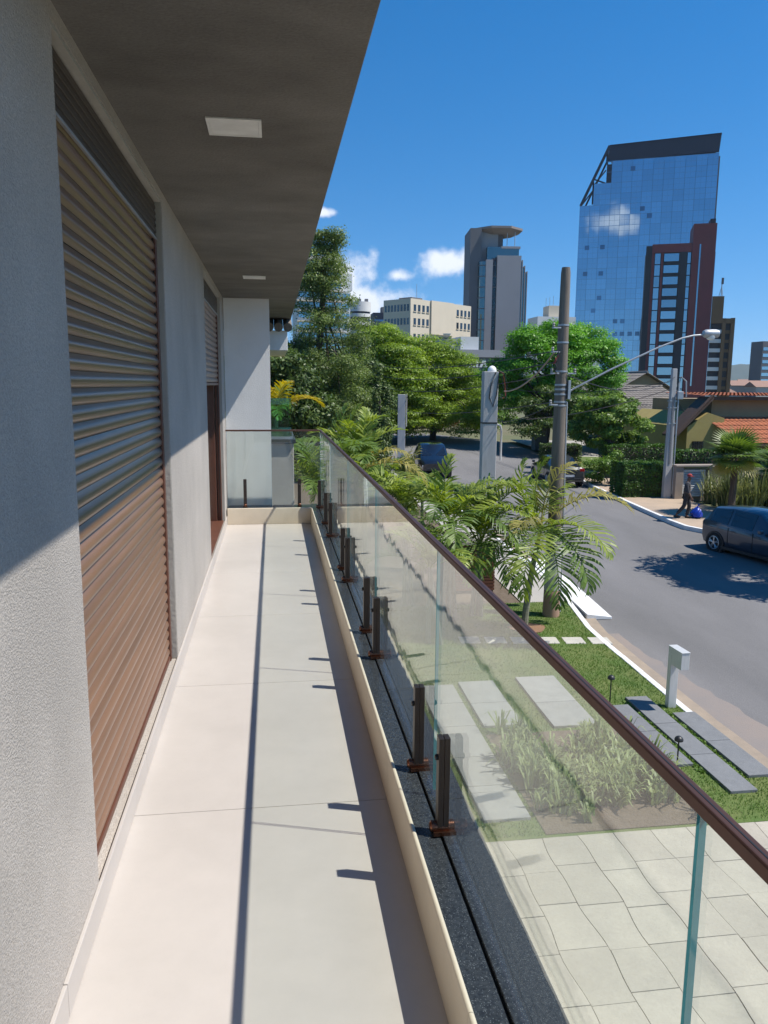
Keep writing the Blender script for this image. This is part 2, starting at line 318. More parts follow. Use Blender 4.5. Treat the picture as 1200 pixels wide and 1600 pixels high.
# ------------------------------------------------------------------ the lie of the land
def interp(pts, y):
    for (y0, x0), (y1, x1) in zip(pts, pts[1:]):
        if y <= y1: return x0 + (x1-x0) * (max(y, y0)-y0) / (y1-y0)
    return pts[-1][1]
def strip(L, Rr, y0, y1, dz, step=1.0, nx=2, jit=0.0, thick=0.0):
    """sheet between two edge polylines (y, x), lying dz above the sloping land"""
    mb = MB(); n = max(1, int(round((y1-y0)/step))); ys = sorted(set([y0+(y1-y0)*i/n for i in range(n+1)] + [v for v in (12.0, 82.0) if y0 < v < y1]))
    V = []
    for y in ys:
        a, b = interp(L, y), interp(Rr, y)
        for k in range(nx+1):
            V.append((a+(b-a)*k/nx + (rng.uniform(-jit, jit) if (k == nx or (k == 0 and jit < .03)) else 0), y, g(y)+dz))
    w = nx+1
    F = [(i*w+k, i*w+k+1, (i+1)*w+k+1, (i+1)*w+k) for i in range(len(ys)-1) for k in range(nx)]
    mb.add(V, F)
    if thick:
        Vb = [(x, y, z-thick) for x, y, z in V]; o = len(mb.v); mb.v += Vb
        for i in range(len(ys)-1):
            for k0 in (0, nx):
                q = (i*w+k0, (i+1)*w+k0, o+(i+1)*w+k0, o+i*w+k0); mb.f.append(q if k0 == 0 else q[::-1]); mb.m.append(0)
        for i0 in (0, len(ys)-1):
            for k in range(nx):
                q = (i0*w+k, i0*w+k+1, o+i0*w+k+1, o+i0*w+k); mb.f.append(q[::-1] if i0 == 0 else q); mb.m.append(0)
    return mb
def const(x): return [(-1e4, x), (1e4, x)]
def structure(name, mb, mat, **k): return tag(mk(name, mb, mat, **k), kind='structure')

gm = MB(); ys = [-200, 12, 82, 400, 5000]; xs = [-1500, -60, 60, 4300]
for y in ys:
    for x in xs: gm.v.append((x, y, g(y)-.17))
for i in range(len(ys)-1):
    for k in range(3): gm.f.append((i*4+k, i*4+k+1, i*4+k+5, i*4+k+4)); gm.m.append(0)
structure('ground', gm, M['ground'])

KERB = [(-12, 7.0), (16, 7.06), (19.3, 7.55), (30, 7.75), (40, 7.2), (48, 5.0)]          # outer face of near kerb (y, x)
GUT = [(y, x+.33) for y, x in KERB]
# road: straight past the house, then bending left round the far corner
left = [(7.35,-12),(7.35,12),(7.4,16),(7.85,19.3),(8.05,30),(7.5,40),(5.3,48),(1,55),(-8,61),(-30,64),(-60,65)]
right = [(16.6,-12),(16.5,12),(16.35,24),(16.05,25.3),(15.2,27),(15.5,33),(15.8,37),(17.1,46),(18.8,55),(18.4,62),(14,69.5),(2,74.5),(-30,77),(-60,78)]
def resample(p, n):
    p = np.array(p); d = np.r_[0, np.cumsum(np.hypot(*np.diff(p, axis=0).T))]; s = np.linspace(0, d[-1], n)
    return np.c_[np.interp(s, d, p[:,0]), np.interp(s, d, p[:,1])]
A, B = resample(left, 90), resample(right, 90)
rm = MB(); nx = 8
for a, b in zip(A, B):
    for k in range(nx+1):
        x, y = a + (b-a)*k/nx; rm.v.append((x, y, g(y)-.11 + .04*math.sin(math.pi*k/nx)))
for i in range(89):
    for k in range(nx): rm.f.append((i*(nx+1)+k, i*(nx+1)+k+1, (i+1)*(nx+1)+k+1, (i+1)*(nx+1)+k)); rm.m.append(0)
structure('road', rm, M['asphalt'], smooth=True)
structure('road_edge_dust', strip([(y, x-.15) for y, x in GUT], [(-12, 8.9), (9, 8.4), (11, 8.15), (13, 7.9), (15, 7.65), (19, 7.9)], -8, 16, -.093, .25, 3, .06), M['dust'])
structure('gutter', strip([(y, x-.05) for y, x in KERB], GUT, -10, 45, -.065, .5, 1, .012, .08), M['gutter'])
kerb = tag(bpy.data.objects.new('kerb', None), kind='structure'); COL.objects.link(kerb)
def kerb_run(edge, y0, y1, ln, w, mat, parent, h=.02, side=-1):
    y = y0
    while y < y1-.05:
        e = min(y+ln, y1); a, b = interp(edge, y+.004), interp(edge, e-.004)
        P = sorted([(a, y+.004), (a+side*w, y+.004)]) + sorted([(b, e-.004), (b+side*w, e-.004)], reverse=True)
        mb = MB(); zz = [g(P[0][1]), g(P[1][1]), g(P[2][1]), g(P[3][1])]; dz = rng.uniform(-.004, .004)
        mb.add([(p[0], p[1], q-.20) for p, q in zip(P, zz)] + [(p[0], p[1], q+h+dz) for p, q in zip(P, zz)],
               [(3,2,1,0),(4,5,6,7),(0,1,5,4),(1,2,6,5),(2,3,7,6),(3,0,4,7)])
        mk('kerb_stone', mb, mat, parent, bevel=.012); y = e
kerb_run(KERB, 11.72, 45, .9, .13, M['kerb'], kerb)
kerb_run([(y, x) for y, x in [(-12, 6.98), (9.2, 6.98)]], -6, 9.2, .9, .13, M['kerb'], kerb)
FAR = [(-12, 16.5), (24.6, 16.3), (25.4, 15.95), (27, 15.15), (33, 15.5), (37, 15.8), (46, 17.05)]
kerb_run([(y, x) for y, x in FAR], 24, 46, .95, .16, M['kerb'], kerb, h=.05, side=1)

structure('lawn', strip(const(.75), [(y, x-.12) for y, x in KERB], 8.45, 18.2, 0, .4, 14), M['lawn'])
structure('pavement', strip(const(6.1), [(y, x-.13) for y, x in KERB], 18.2, 46, .004, 1, 2), M['sidewalkpale'])
structure('front_garden_soil', strip(const(-6), const(6.1), 18.2, 46, -.02, 2, 2), M['soil'])
structure('far_pavement', strip([(y, x+.14) for y, x in FAR], [(-12, 18.6), (30, 18.6), (34, 18.4), (46, 19)], -8, 46, .03, 1, 2), M['sidewalk'])
structure('far_corner_pavement', MB().add([(17.3,46,g(46)+.03),(22,44,g(44)+.03),(28,60,g(60)+.05),(19.2,62,g(62)+.05),(19.1,55,g(55)+.05)], [(0,1,2,3,4)]), M['sidewalkpale'])
structure('far_verge', MB().add([(17.6,43,g(43)+.05),(20.5,41,g(41)+.05),(21.5,49,g(49)+.07),(18.2,50,g(50)+.07)], [(0,1,2,3)]), M['lawn'])

# terrace of pale stone in front of the house: every paver with its own slightly wandering edges
terrace = structure('terrace', strip(const(.3), const(6.85), -6, 8.45, -.035, 2, 2, thick=.1), M['joint'])
XL = [.75, 1.25, 1.75, 2.27, 2.74, 3.19, 3.66, 4.13, 4.62, 5.08, 5.55, 6.02, 6.45, 6.85]
def wob(x, y, s): return .020*math.sin(2.7*y + 3.1*s) + .016*math.sin(6.1*y + 1.7*s + x)
for ci in range(len(XL)-1):
    y = 8.45; k = 0
    while y > 1.2:
        ln = .64 + .09*math.sin(ci*2.3+k*1.9); y2 = y-ln; n = 5; gap = rng.uniform(.003, .006)
        lo_, hi_ = XL[ci], XL[ci+1]
        Lp = [(lo_ + wob(lo_, y+(y2-y)*i/n, ci)*(ci > 0) + gap, y+(y2-y)*i/n) for i in range(n+1)]
        Rp = [(hi_ + wob(hi_, y+(y2-y)*i/n, ci+1)*(ci < len(XL)-2) - gap, y+(y2-y)*i/n) for i in range(n+1)]
        tilt = .02*math.sin(ci+k*1.3)*(k > 0)
        top = [(Lp[0][0], Lp[0][1]-gap), (Rp[0][0], Rp[0][1]-gap)]
        poly = [(x, v-(gap if i == 0 else 0)+(gap if i == n else 0)) for i, (x, v) in enumerate(Lp)] + [(x, v-(gap if i == 0 else 0)+(gap if i == n else 0)) for i, (x, v) in reversed(list(enumerate(Rp)))]
        z = SLOPE0 + rng.uniform(-.003, .004)
        mk('paver', MB().prism(poly, z-.032, z), M['terrace'], terrace); y = y2; k += 1

# slab walk across the lawn
walk = tag(bpy.data.objects.new('slab_walk', None), kind='structure'); COL.objects.link(walk)
def slab(x0, x1, y0, y1, mat, name='slab', h=.035, parent=None, rot=0):
    cx_, cy_ = (x0+x1)/2, (y0+y1)/2; c, s = math.cos(rot), math.sin(rot)
    P = [(cx_ + c*(x-cx_) - s*(y-cy_), cy_ + s*(x-cx_) + c*(y-cy_)) for x, y in ((x0,y0),(x1,y0),(x1,y1),(x0,y1))]
    mb = MB(); mb.add([(x, y, g(y)-.05) for x, y in P] + [(x, y, g(y)+h) for x, y in P], [(3,2,1,0),(4,5,6,7),(0,1,5,4),(1,2,6,5),(2,3,7,6),(3,0,4,7)])
    return mk(name, mb, mat, parent, bevel=.006)
for x0, x1, cuts, mat in ((2.58,3.2,(8.85,9.7,10.55,11.6,12.5,13.3),'slabpale'), (3.32,3.98,(11.55,12.45,13.4),'slabpale'), (4.45,5.2,(11.4,12.35,13.5),'slabpale'),
                          (5.62,6.04,(9.93,11.05,12.1),'slabgrey'), (6.13,6.53,(9.12,10.2,11.3,12.4),'slabgrey'), (6.64,7.04,(9.5,10.6,11.68),'slabgrey')):
    for a, b in zip(cuts, cuts[1:]): slab(x0, x1, a+.006, b-.006, M[mat], parent=walk, h=.045)
steps = tag(bpy.data.objects.new('stepping_stone_path', None), kind='structure'); COL.objects.link(steps)
for i in range(6):
    x = 3.9 + i*.56; slab(x, x+.44, 15.18-.07*i+.3, 15.58-.07*i+.3, M['step'], 'stepping_stone', .012, steps, -.1)
# bare ring of earth round the palm
mb = MB(); mb.prism([(5.62+.42*math.cos(a)*(1+.15*math.sin(3*a)), 16.3+.36*math.sin(a)) for a in np.linspace(0, 2*math.pi, 20)[:-1]], g(16.3)-.03, g(16.3)+.012)
structure('earth_ring', mb, M['earth'])
structure('planting_bed', strip(const(3.28), const(5.5), 8.5, 11.3, .012, .5, 2), M['soil'])

def in_slabs(x, y):
    m = np.zeros(len(x), bool)
    for x0, x1, y0, y1 in ((2.58,3.2,8.85,13.3),(3.32,3.98,11.55,13.4),(4.45,5.2,11.4,13.5),(5.62,6.04,9.93,12.1),(6.13,6.53,9.12,12.4),(6.64,7.04,9.5,11.68),(3.28,5.5,8.5,11.3)):
        m |= (x > x0-.0) & (x < x1) & (y > y0) & (y < y1)
    for i in range(6):
        x0 = 3.9+i*.56; m |= (x > x0) & (x < x0+.44) & (y > 15.48-.07*i) & (y < 15.88-.07*i)
    m |= ((x-5.62)/.4)**2 + ((y-16.3)/.34)**2 < 1
    return m
n = 95000
gx = nr.uniform(.8, 7.4, n); gy = nr.uniform(8.5, 18.2, n)
patch = .5+.5*np.sin(gx*2.3+1.1*np.sin(gy*1.7))*np.sin(gy*1.9+1.3*np.sin(gx*1.3))
ok = ~in_slabs(gx, gy) & (nr.random(n) < .55+.6*patch) & (gx < np.interp(gy, [16, 19.3], [6.93, 7.4])); gx, gy = gx[ok], gy[ok]; n = len(gx)
gz = SLOPE0 + SLOPE*np.clip(gy-12, 0, 70); a = nr.uniform(0, 6.283, n); h = nr.uniform(.018, .05, n); w = .006
tip = np.c_[gx+nr.normal(0,.018,n), gy+nr.normal(0,.018,n), gz+h]
V = np.empty((n*3, 3)); V[0::3] = np.c_[gx+np.cos(a)*w, gy+np.sin(a)*w, gz]; V[1::3] = np.c_[gx-np.cos(a)*w, gy-np.sin(a)*w, gz]; V[2::3] = tip
tag(put('grass', np_mesh('grass', V, np.arange(n*3).reshape(-1,3), M['blade'])), 'short green lawn grass between the house and the kerb', 'grass', kind='stuff')
# low ground-cover seams between the grey slabs
def tufts(x0, x1, y0, y1, n, hh, spread, wd, mat, name, blades=9, droop=.5, z0=0.0, ovals=None):
    V = []; F = []
    for _ in range(n):
        cx_, cy_ = rng.uniform(x0, x1), rng.uniform(y0, y1); s0 = rng.uniform(.65, 1.1)
        if ovals:
            ox, oy, ra, rb_ = rng.choice(ovals); cx_, cy_ = ox+rng.gauss(0, ra*.5), oy+rng.gauss(0, rb_*.5); s0 *= rng.uniform(.6, 1.3)
        zz = g(cy_)+z0
        for b in range(blades):
            a = rng.uniform(0, 6.283); hb = hh*s0*rng.uniform(.6, 1.15); sp = spread*s0*rng.uniform(.2, 1.0); ww = wd*rng.uniform(.7, 1.2)
            bx, by = cx_+rng.gauss(0, .03), cy_+rng.gauss(0, .03); dx, dy = math.cos(a), math.sin(a); px, py = -dy*ww, dx*ww; o = len(V)
            for t_, k in ((0, .8), (.4, 1), (.78, .75)):
                z = zz + hb*(t_ - droop*.45*t_**2.2*(sp/spread)); r_ = sp*t_**1.6
                V += [(bx+dx*r_+px*k, by+dy*r_+py*k, z), (bx+dx*r_-px*k, by+dy*r_-py*k, z)]
            z = zz + hb*(1 - droop*(sp/spread)); V.append((bx+dx*sp, by+dy*sp, z)); V.append((bx+dx*sp*1.0, by+dy*sp, z-.002))
            F += [(o,o+1,o+3,o+2),(o+2,o+3,o+5,o+4),(o+4,o+5,o+7,o+6)]
    return put(name, np_mesh(name, V, F, M[mat]))
tag(tufts(3.35, 5.45, 8.62, 11.2, 340, .50, .32, .018, 'leafstrap', 'strap_leaf_plants', 11, ovals=[(3.62,10.1,.32,1.0),(3.75,9.5,.35,.8),(4.85,10.3,.45,.8),(4.6,9.6,.6,.6),(5.2,9.5,.3,.7),(4.3,9.3,.5,.4)]), 'bed of pale green strap leaved plants between the paved terrace and slab walk', 'plants', kind='stuff')
for nm, x0, x1, y0, y1 in (('seam_plants', 6.045, 6.125, 9.7, 12.2), ('seam_plants', 6.54, 6.63, 9.5, 12.1)):
    tag(tufts(x0, x1, y0, y1, 60, .05, .05, .012, 'leafmid', nm, 7), 'low green seam of ground cover between grey slabs, %s one' % ('house side' if x0 < 6.3 else 'street side'), 'ground cover', kind='stuff')

# ------------------------------------------------------------------ the house and its balcony
XW, ZS = -.565, 2.645           # wall face, soffit height
house = thing('house', 'grey plastered house with a long balcony, dark soffit and brown roller shutters', 'house', (-3, 4, SLOPE0))
OPEN = [(2.33, 4.42), (6.95, 9.02)]
wl = MB()
ycuts = [-4, 2.33, 4.42, 6.95, 9.02, 9.56]
for i, (a, b) in enumerate(zip(ycuts, ycuts[1:])):
    if i % 2 == 0: wl.box(XW-.2, a, -.25, XW, b, ZS+.3)
    else:
        wl.box(XW-.2, a, 2.6, XW, b, ZS+.3); wl.box(XW-.2, a, -.25, XW, b, .085)
mk('facade_wall', wl, M['plaster'], house, world=True)
for a, b in OPEN:                                   # rendered reveals round each opening, set just inside the wall
    rv = MB(); rv.box(XW-.19, a+.001, .087, XW-.003, a+.012, 2.598); rv.box(XW-.19, b-.012, .087, XW-.003, b-.001, 2.598); rv.box(XW-.19, a+.012, 2.586, XW-.003, b-.012, 2.598)
    mk('reveal', rv, M['jamb'], house, world=True)
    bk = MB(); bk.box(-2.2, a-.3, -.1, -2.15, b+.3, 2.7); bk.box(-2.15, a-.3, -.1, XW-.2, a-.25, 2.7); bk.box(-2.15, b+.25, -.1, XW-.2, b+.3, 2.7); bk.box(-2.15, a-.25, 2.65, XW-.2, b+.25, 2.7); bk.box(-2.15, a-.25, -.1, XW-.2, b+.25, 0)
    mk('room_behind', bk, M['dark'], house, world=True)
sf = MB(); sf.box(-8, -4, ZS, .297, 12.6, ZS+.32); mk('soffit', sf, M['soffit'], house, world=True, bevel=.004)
ew = MB(); ew.box(XW+.004, 9.56, SLOPE0, -.028, 9.76, ZS-.003); mk('end_wall', ew, M['white'], house, world=True)
lw_ = MB(); lw_.box(-8, -4, SLOPE0-.1, -.1, 9.5, -.26); mk('ground_floor_wall', lw_, M['white'], house, world=True)
bw = MB(); bw.box(-8, -4, -.25, XW-.2-1.8, 9.5, ZS-.01); mk('upper_floor_core', bw, M['white'], house, world=True)
# skirting tiles along the wall
y = -2.0
while y < 9.4:
    e = min(y+1.3, 9.5)
    mk('skirting_tile', MB().box(XW-.0, y+.002, .002, XW+.012, e-.002, .1), M['floor'], house, world=True, bevel=.002); y = e
# balcony slab, floor tiles, kerb, granite coping
mk('balcony_slab', MB().box(XW-.2, -4, -.25, .655, 9.6, -.012), M['white'], house, world=True)
floor = structure('balcony_floor', MB().box(XW+.001, -3.9, -.011, .452, 9.235, -.004), M['grout'])
ys = [-3.67, -2.36, -1.05, .26, 1.57, 2.88, 4.19, 5.5, 6.81, 8.12, 9.232]
for a, b in zip(ys, ys[1:]): mk('floor_tile', MB().box(XW+.002, a+.0018, -.0039, .449, b-.0018, 0), M['floor'], floor, bevel=.0008, seg=1)
def bullnose(h=.195, w=.016, n=5):
    P = [(0, 0), (w, 0), (w, h-.012)]
    P += [(w/2 + w/2*math.cos(a), h-w/2+w/2*math.sin(a)) for a in np.linspace(.2, math.pi, n+2)]
    return P
for a, b in zip(ys, ys[1:]):
    mk('kerb_tile', MB().xz([(x+.432, z) for x, z in bullnose()], a+.001, b-.001), M['cream'], house, world=True, smooth=True)
mk('kerb_tile', MB().yz([(x+9.236, z) for x, z in bullnose()], XW+.014, .433), M['cream'], house, world=True, smooth=True)
gs = [-3.9, -2.5, -1.3, -.1, 1.1, 2.52, 3.55, 4.75, 5.95, 7.15, 8.35, 9.6]
for a, b in zip(gs, gs[1:]):
    mk('granite_coping', MB().box(.4485, a+.001, 0, .524, b-.001, .184), M['granite'], house, world=True, bevel=.002)
    mk('granite_coping', MB().box(.532, a+.001, -.01, .662, b-.001, .19), M['granite'], house, world=True, bevel=.003)
mk('coping_groove', MB().box(.5235, -3.9, 0, .5325, 9.6, .172), M['black'], house, world=True)
mk('granite_coping', MB().box(XW+.01, 9.2535, 0, .447, 9.555, .182), M['granite'], house, world=True, bevel=.002)
# annex beyond the end wall: blue-grey pier, terrace floor, eave with clay tiles
mk('annex_pier', MB().box(-2, 11.4, SLOPE0, .29, 14.5, .80), M['plaster'], house, world=True, bevel=.01)
mk('annex_coping', MB().box(-2, 11.36, .80, .32, 14.5, .86), M['granite'], house, world=True, bevel=.004)
mk('eave', MB().box(-2, 12.3, 2.16, .235, 15.0, 2.46), M['white'], house, world=True, bevel=.006)
for i in range(16):
    x = .24-i*.14
    mk('eave_tile', MB().tube([(x, 12.2, 2.50), (x, 13.6, 2.92)], .07, 10), M['polewood'], house, world=True, smooth=True)

# roller shutters
def slat_profile(n=7, h=.0535, d=.0145):
    return [(d*math.sin(math.pi*(i/n)**.8), h*i/n) for i in range(n+1)]
def shutter(label, a, b, zbot):
    t = thing('roller_shutter', label, 'shutter', (XW-.05, (a+b)/2, .09))
    pr = slat_profile(); mb = MB(); n = len(pr); y0, y1 = -(b-a)/2+.03, (b-a)/2-.03
    for yy in (y0, y1): mb.v += [(x, yy, z) for x, z in pr]
    for i in range(n-1): mb.f.append((i, i+1, n+i+1, n+i)[::-1] if False else (i, n+i, n+i+1, i+1)); mb.m.append(0)
    mb.f.append(tuple(range(n-1, -1, -1))); mb.m.append(0); mb.f.append(tuple(range(n, 2*n))); mb.m.append(0)
    me = mb.mesh('slat', M['slat'], True); z = zbot
    while z < 2.42:
        put('slat', me, t, loc=(rng.uniform(-.0008, .0008), 0, z-.09), rot=(0, rng.uniform(-.02, .02), 0)); z += .0541
    yc_ = (a+b)/2
    mk('bottom_bar', MB().box(XW-.062, a+.03, zbot-.028, XW-.034, b-.03, zbot-.002), M['rail_brown'], t, world=True, bevel=.003)
    bx = mk('shutter_box', MB().box(XW-.12, a+.013, 2.40, XW-.034, b-.013, 2.584), M['box'], t, world=True, bevel=.004)
    for k in range(5): mk('box_rib', MB().box(XW-.0345, a+.014, 2.43+k*.03, XW-.0295, b-.014, 2.445+k*.03), M['box'], bx, world=True, bevel=.002)
    mk('box_trim', MB().box(XW-.036, a+.014, 2.392, XW-.026, b-.014, 2.402), M['steel'], bx, world=True)
    for yy in (a+.013, b-.058): 
        r_ = mk('guide_rail', MB().box(XW-.075, yy, .087, XW-.03, yy+.045, 2.40), M['rail_brown'], t, world=True, bevel=.003)
    mk('brush_strip', MB().box(XW-.05, b-.066, .09, XW-.043, b-.058, 2.40), M['black'], t, world=True)
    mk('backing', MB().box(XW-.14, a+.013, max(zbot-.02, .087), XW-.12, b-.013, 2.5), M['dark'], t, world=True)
    return t
shutter('fully lowered brown roller shutter in the nearest wall opening', *OPEN[0], .118)
shutter('half raised brown roller shutter over the dark far doorway', *OPEN[1], 1.66)
df = thing('door_frame', 'dark brown door frame under the half raised shutter', 'door frame', (XW-.1, 8, .087))
for y0 in (7.02, 8.93): mk('jamb', MB().box(XW-.16, y0, .087, XW-.085, y0+.03, 1.63), M['rail_brown'], df, world=True, bevel=.004)
mk('threshold', MB().box(XW-.16, 7.02, .0855, XW-.012, 8.96, .1), M['rail_brown'], df, world=True, bevel=.003)
mk('pane', MB().box(XW-.135, 7.05, .1, XW-.127, 8.93, 1.63), M['glass'], df, world=True)

# recessed square ceiling lamps
for lab, x0, y0 in (('white square recessed lamp in the soffit, the large near one', -.238, 3.2), ('white square recessed lamp in the soffit, the small one by the end wall', -.262, 7.6)):
    t = thing('ceiling_lamp', lab, 'lamp', (x0+.105, y0+.105, ZS), group='recessed lamps in the soffit')
    mk('frame', MB().box(-.105,-.105,-.006,.105,-.093,0).box(-.105,.093,-.006,.105,.105,0).box(-.105,-.093,-.006,-.093,.093,0).box(.093,-.093,-.006,.105,.093,0), M['lightcover'], t, bevel=.001)
    mk('diffuser', MB().box(-.0925,-.0925,-.004,.0925,.0925,0), M['lightcover'], t)

# glass balustrade
bal = thing('glass_balustrade', 'frameless glass balustrade with brown handrail and clamp posts on granite coping', 'balustrade', (.53, 4, .19))
J = [-2.5, -.8, .888, 2.565, 4.22, 5.875, 7.74, 9.38]
XG = .558
for a, b in zip(J, J[1:]):
    gp = mk('glass_panel', MB().box(XG-.005, a+.004, .205, XG+.005, b-.004, 1.095), M['glass'], bal, world=True)
    for yy in (a+.0035, b-.0045): mk('polished_edge', MB().box(XG-.0048, yy, .206, XG+.0048, yy+.001, 1.094), M['glassedge'], gp, world=True)
YG = 9.385
for a, b in ((XW+.02, -.035), (-.028, XG-.008)):
    gp = mk('glass_panel', MB().box(a, YG-.005, .205, b, YG+.005, 1.095), M['glassflat'], bal, world=True)
    for xx in (a-.001, b): mk('polished_edge', MB().box(xx, YG-.0048, .206, xx+.001, YG+.0048, 1.094), M['glassedge'], gp, world=True)
def u_rail(w=.0118, h=.020): return [(-w, 0), (-w+.0008, h-.003), (-w+.003, h), (w-.003, h), (w-.0008, h-.003), (w, 0)]
mk('handrail', MB().xz([(XG+x, z+1.094) for x, z in u_rail()], -2.5, YG+.0135), M['bronze'], bal, world=True, bevel=.002)
mk('handrail_seam', MB().box(XG-.0012, -2.5, 1.1135, XG+.0012, YG+.011, 1.1145), M['black'], bal, world=True)
mk('handrail', MB().yz([(YG+x, z+1.0935) for x, z in u_rail()], XW+.004, XG-.014), M['bronze'], bal, world=True, bevel=.002)
def post(x, y, rz):
    p = MB(); p.box(-.044,-.019,.02,-.0265,.019,.335); p.box(-.0245,-.019,.02,-.0065,.019,.335); p.box(-.0266,-.017,.012,-.0244,.017,.33)
    mb = mk('post', p, M['postmetal'], bal, bevel=.002)
    f = MB().lathe([(.012,-.068),(.019,-.062),(.02,-.04),(.02,.0),(.019,.012),(.012,.016)], 14, (0,0,.022), axis='x'); f.box(-.056,-.026,-.001,.018,.026,.012)
    b_ = MB().lathe([(.007,-.054),(.01,-.051),(.01,-.043)], 10, (0,0,.265), axis='x')
    foot = mk('foot', f, M['copper'], mb, smooth=True); bolt = mk('bolt', b_, M['black'], mb, smooth=True)
    mb.matrix_parent_inverse = wmat(bal).inverted(); mb.location = (x, y, .191); mb.rotation_euler = (0,0,rz)
for y in (-2.2, -1.1, -.5, .35-.0, 1.13, 2.32, 2.755, 4.0, 4.445, 5.66, 6.05, 7.4, 8.1, 9.18): post(XG, y, 0)
for x in (-.345, .30): post(x, YG, math.pi/2)
# green glass guard on the annex terrace
gg = thing('terrace_glass_guard', 'green tinted glass guard on the grey pier beyond the balcony', 'glass guard', (.1, 11.5, .86))
mk('glass_panel', MB().box(-.6, 11.44, .875, .24, 11.452, 1.45), M['greenglass'], gg, world=True)
mk('glass_panel', MB().box(.25, 11.46, .875, .262, 13.0, 1.45), M['greenglass'], gg, world=True)
mk('base_channel', MB().box(-.6, 11.42, .861, .28, 11.475, .895), M['steel'], gg, world=True)

# ------------------------------------------------------------------ vegetation builders
def leaf_cloud(clumps, n, size, up=.35, rnd=.8, shell=.55, asp=.5):
    """diamond leaves spread through a list of ellipsoid clumps (centre, radii)"""
    cl = np.array([list(c)+list(r) for c, r in clumps], float)
    vol = (cl[:,3]*cl[:,4]*cl[:,5])**.75; idx = nr.choice(len(cl), n, p=vol/vol.sum())
    d = nr.normal(size=(n,3)); d /= np.linalg.norm(d, axis=1)[:,None]
    d[:,2] = np.where((d[:,2] < -.2) & (nr.random(n) < .55), -d[:,2]*.6, d[:,2])
    rad = (shell + (1-shell)*nr.random(n))*(1+.12*nr.normal(size=n)); rad = np.where(nr.random(n) < .12, rad*nr.random(n), rad)
    P = cl[idx,:3] + d*cl[idx,3:]*rad[:,None]
    N_ = d/np.maximum(cl[idx,3:], .05); N_ /= np.linalg.norm(N_, axis=1)[:,None]; N_ = N_ + nr.normal(size=(n,3))*rnd*.6 + np.array([0,0,up]); N_ /= np.linalg.norm(N_, axis=1)[:,None]
    a = nr.normal(size=(n,3)); T = np.cross(N_, a); T /= np.linalg.norm(T, axis=1)[:,None]; B_ = np.cross(N_, T)
    s = size*nr.uniform(.6, 1.35, n)[:,None]
    V = np.empty((n*4,3)); V[0::4] = P - T*s; V[1::4] = P - B_*s*asp + N_*s*.12; V[2::4] = P + T*s; V[3::4] = P + B_*s*asp + N_*s*.12
    return V, np.arange(n*4).reshape(-1,4)
def limbs(mb, base, top, r, targets, n=8):
    base = Vector(base); top = Vector(top)
    pts = [base + (top-base)*t_ + Vector((math.sin(t_*5+r*40)*r*.6, math.cos(t_*4)*r*.5, 0))*min(1, t_*3) for t_ in np.linspace(0, 1, 6)]
    mb.tube([pts[0]+Vector((0,0,-.15))]+pts, [r*1.5]+[r*(1.15-.6*i/5) for i in range(6)], n)
    for q in targets:
        q = Vector(q); s_ = rng.uniform(.45, .95); st = base + (top-base)*s_; mid = st + (q-st)*.5 + Vector((rng.gauss(0,.12), rng.gauss(0,.12), .12*(q-st).length)); rr = r*.42*(1.1-s_*.6)
        mb.tube([st, mid, q], [rr, rr*.7, rr*.3], 5)
def tree(name, label, base, trunk_top, r, clumps, n, size, mat, group=None, cat='tree', limbn=18, **k):
    t = thing(name, label, cat, base, group=group)
    mb = MB(); limbs(mb, base, trunk_top, r, [c for c, _ in rng.sample(clumps, min(limbn, len(clumps)))]); mk('trunk', mb, M['bark'], t, world=True, smooth=True)
    V, F = leaf_cloud(clumps, n, size, **k); put('crown', np_mesh('crown', V, F, M[mat]), t, world=True)
    return t
def blob_clumps(c, Rr, n, r0, r1, flat=.8, inner=.25, bottom=-.55):
    out = []
    while len(out) < n:
        d = Vector((rng.gauss(0,1), rng.gauss(0,1), rng.gauss(0,1))).normalized()
        if d.z < bottom: continue
        s = rng.uniform(inner, 1)**.45; r = rng.uniform(r0, r1)
        out.append(((c[0]+d.x*Rr[0]*s*.9, c[1]+d.y*Rr[1]*s*.9, c[2]+d.z*Rr[2]*s*.9), (r, r, r*flat)))
    return out
def tier_clumps(c, rad, z0, z1, tiers, per, r0, r1):
    """spreading flat-topped crown: plates of foliage in loose tiers, domed overall"""
    out = []
    for i in range(tiers):
        f = i/(tiers-1); z = z0 + (z1-z0)*f; rr = rad*math.sqrt(max(.05, 1-(f*.92)**2))
        for k in range(max(3, int(per*(rr/rad)**1.2))):
            a = rng.uniform(0, 6.283); q = rr*math.sqrt(rng.uniform(.05, 1)); r = rng.uniform(r0, r1)
            out.append(((c[0]+q*math.cos(a), c[1]+q*math.sin(a)*.8, z + rng.gauss(0, .18) - .12*(q/rad)**2*(z1-z0)), (r, r, r*.42)))
    return out
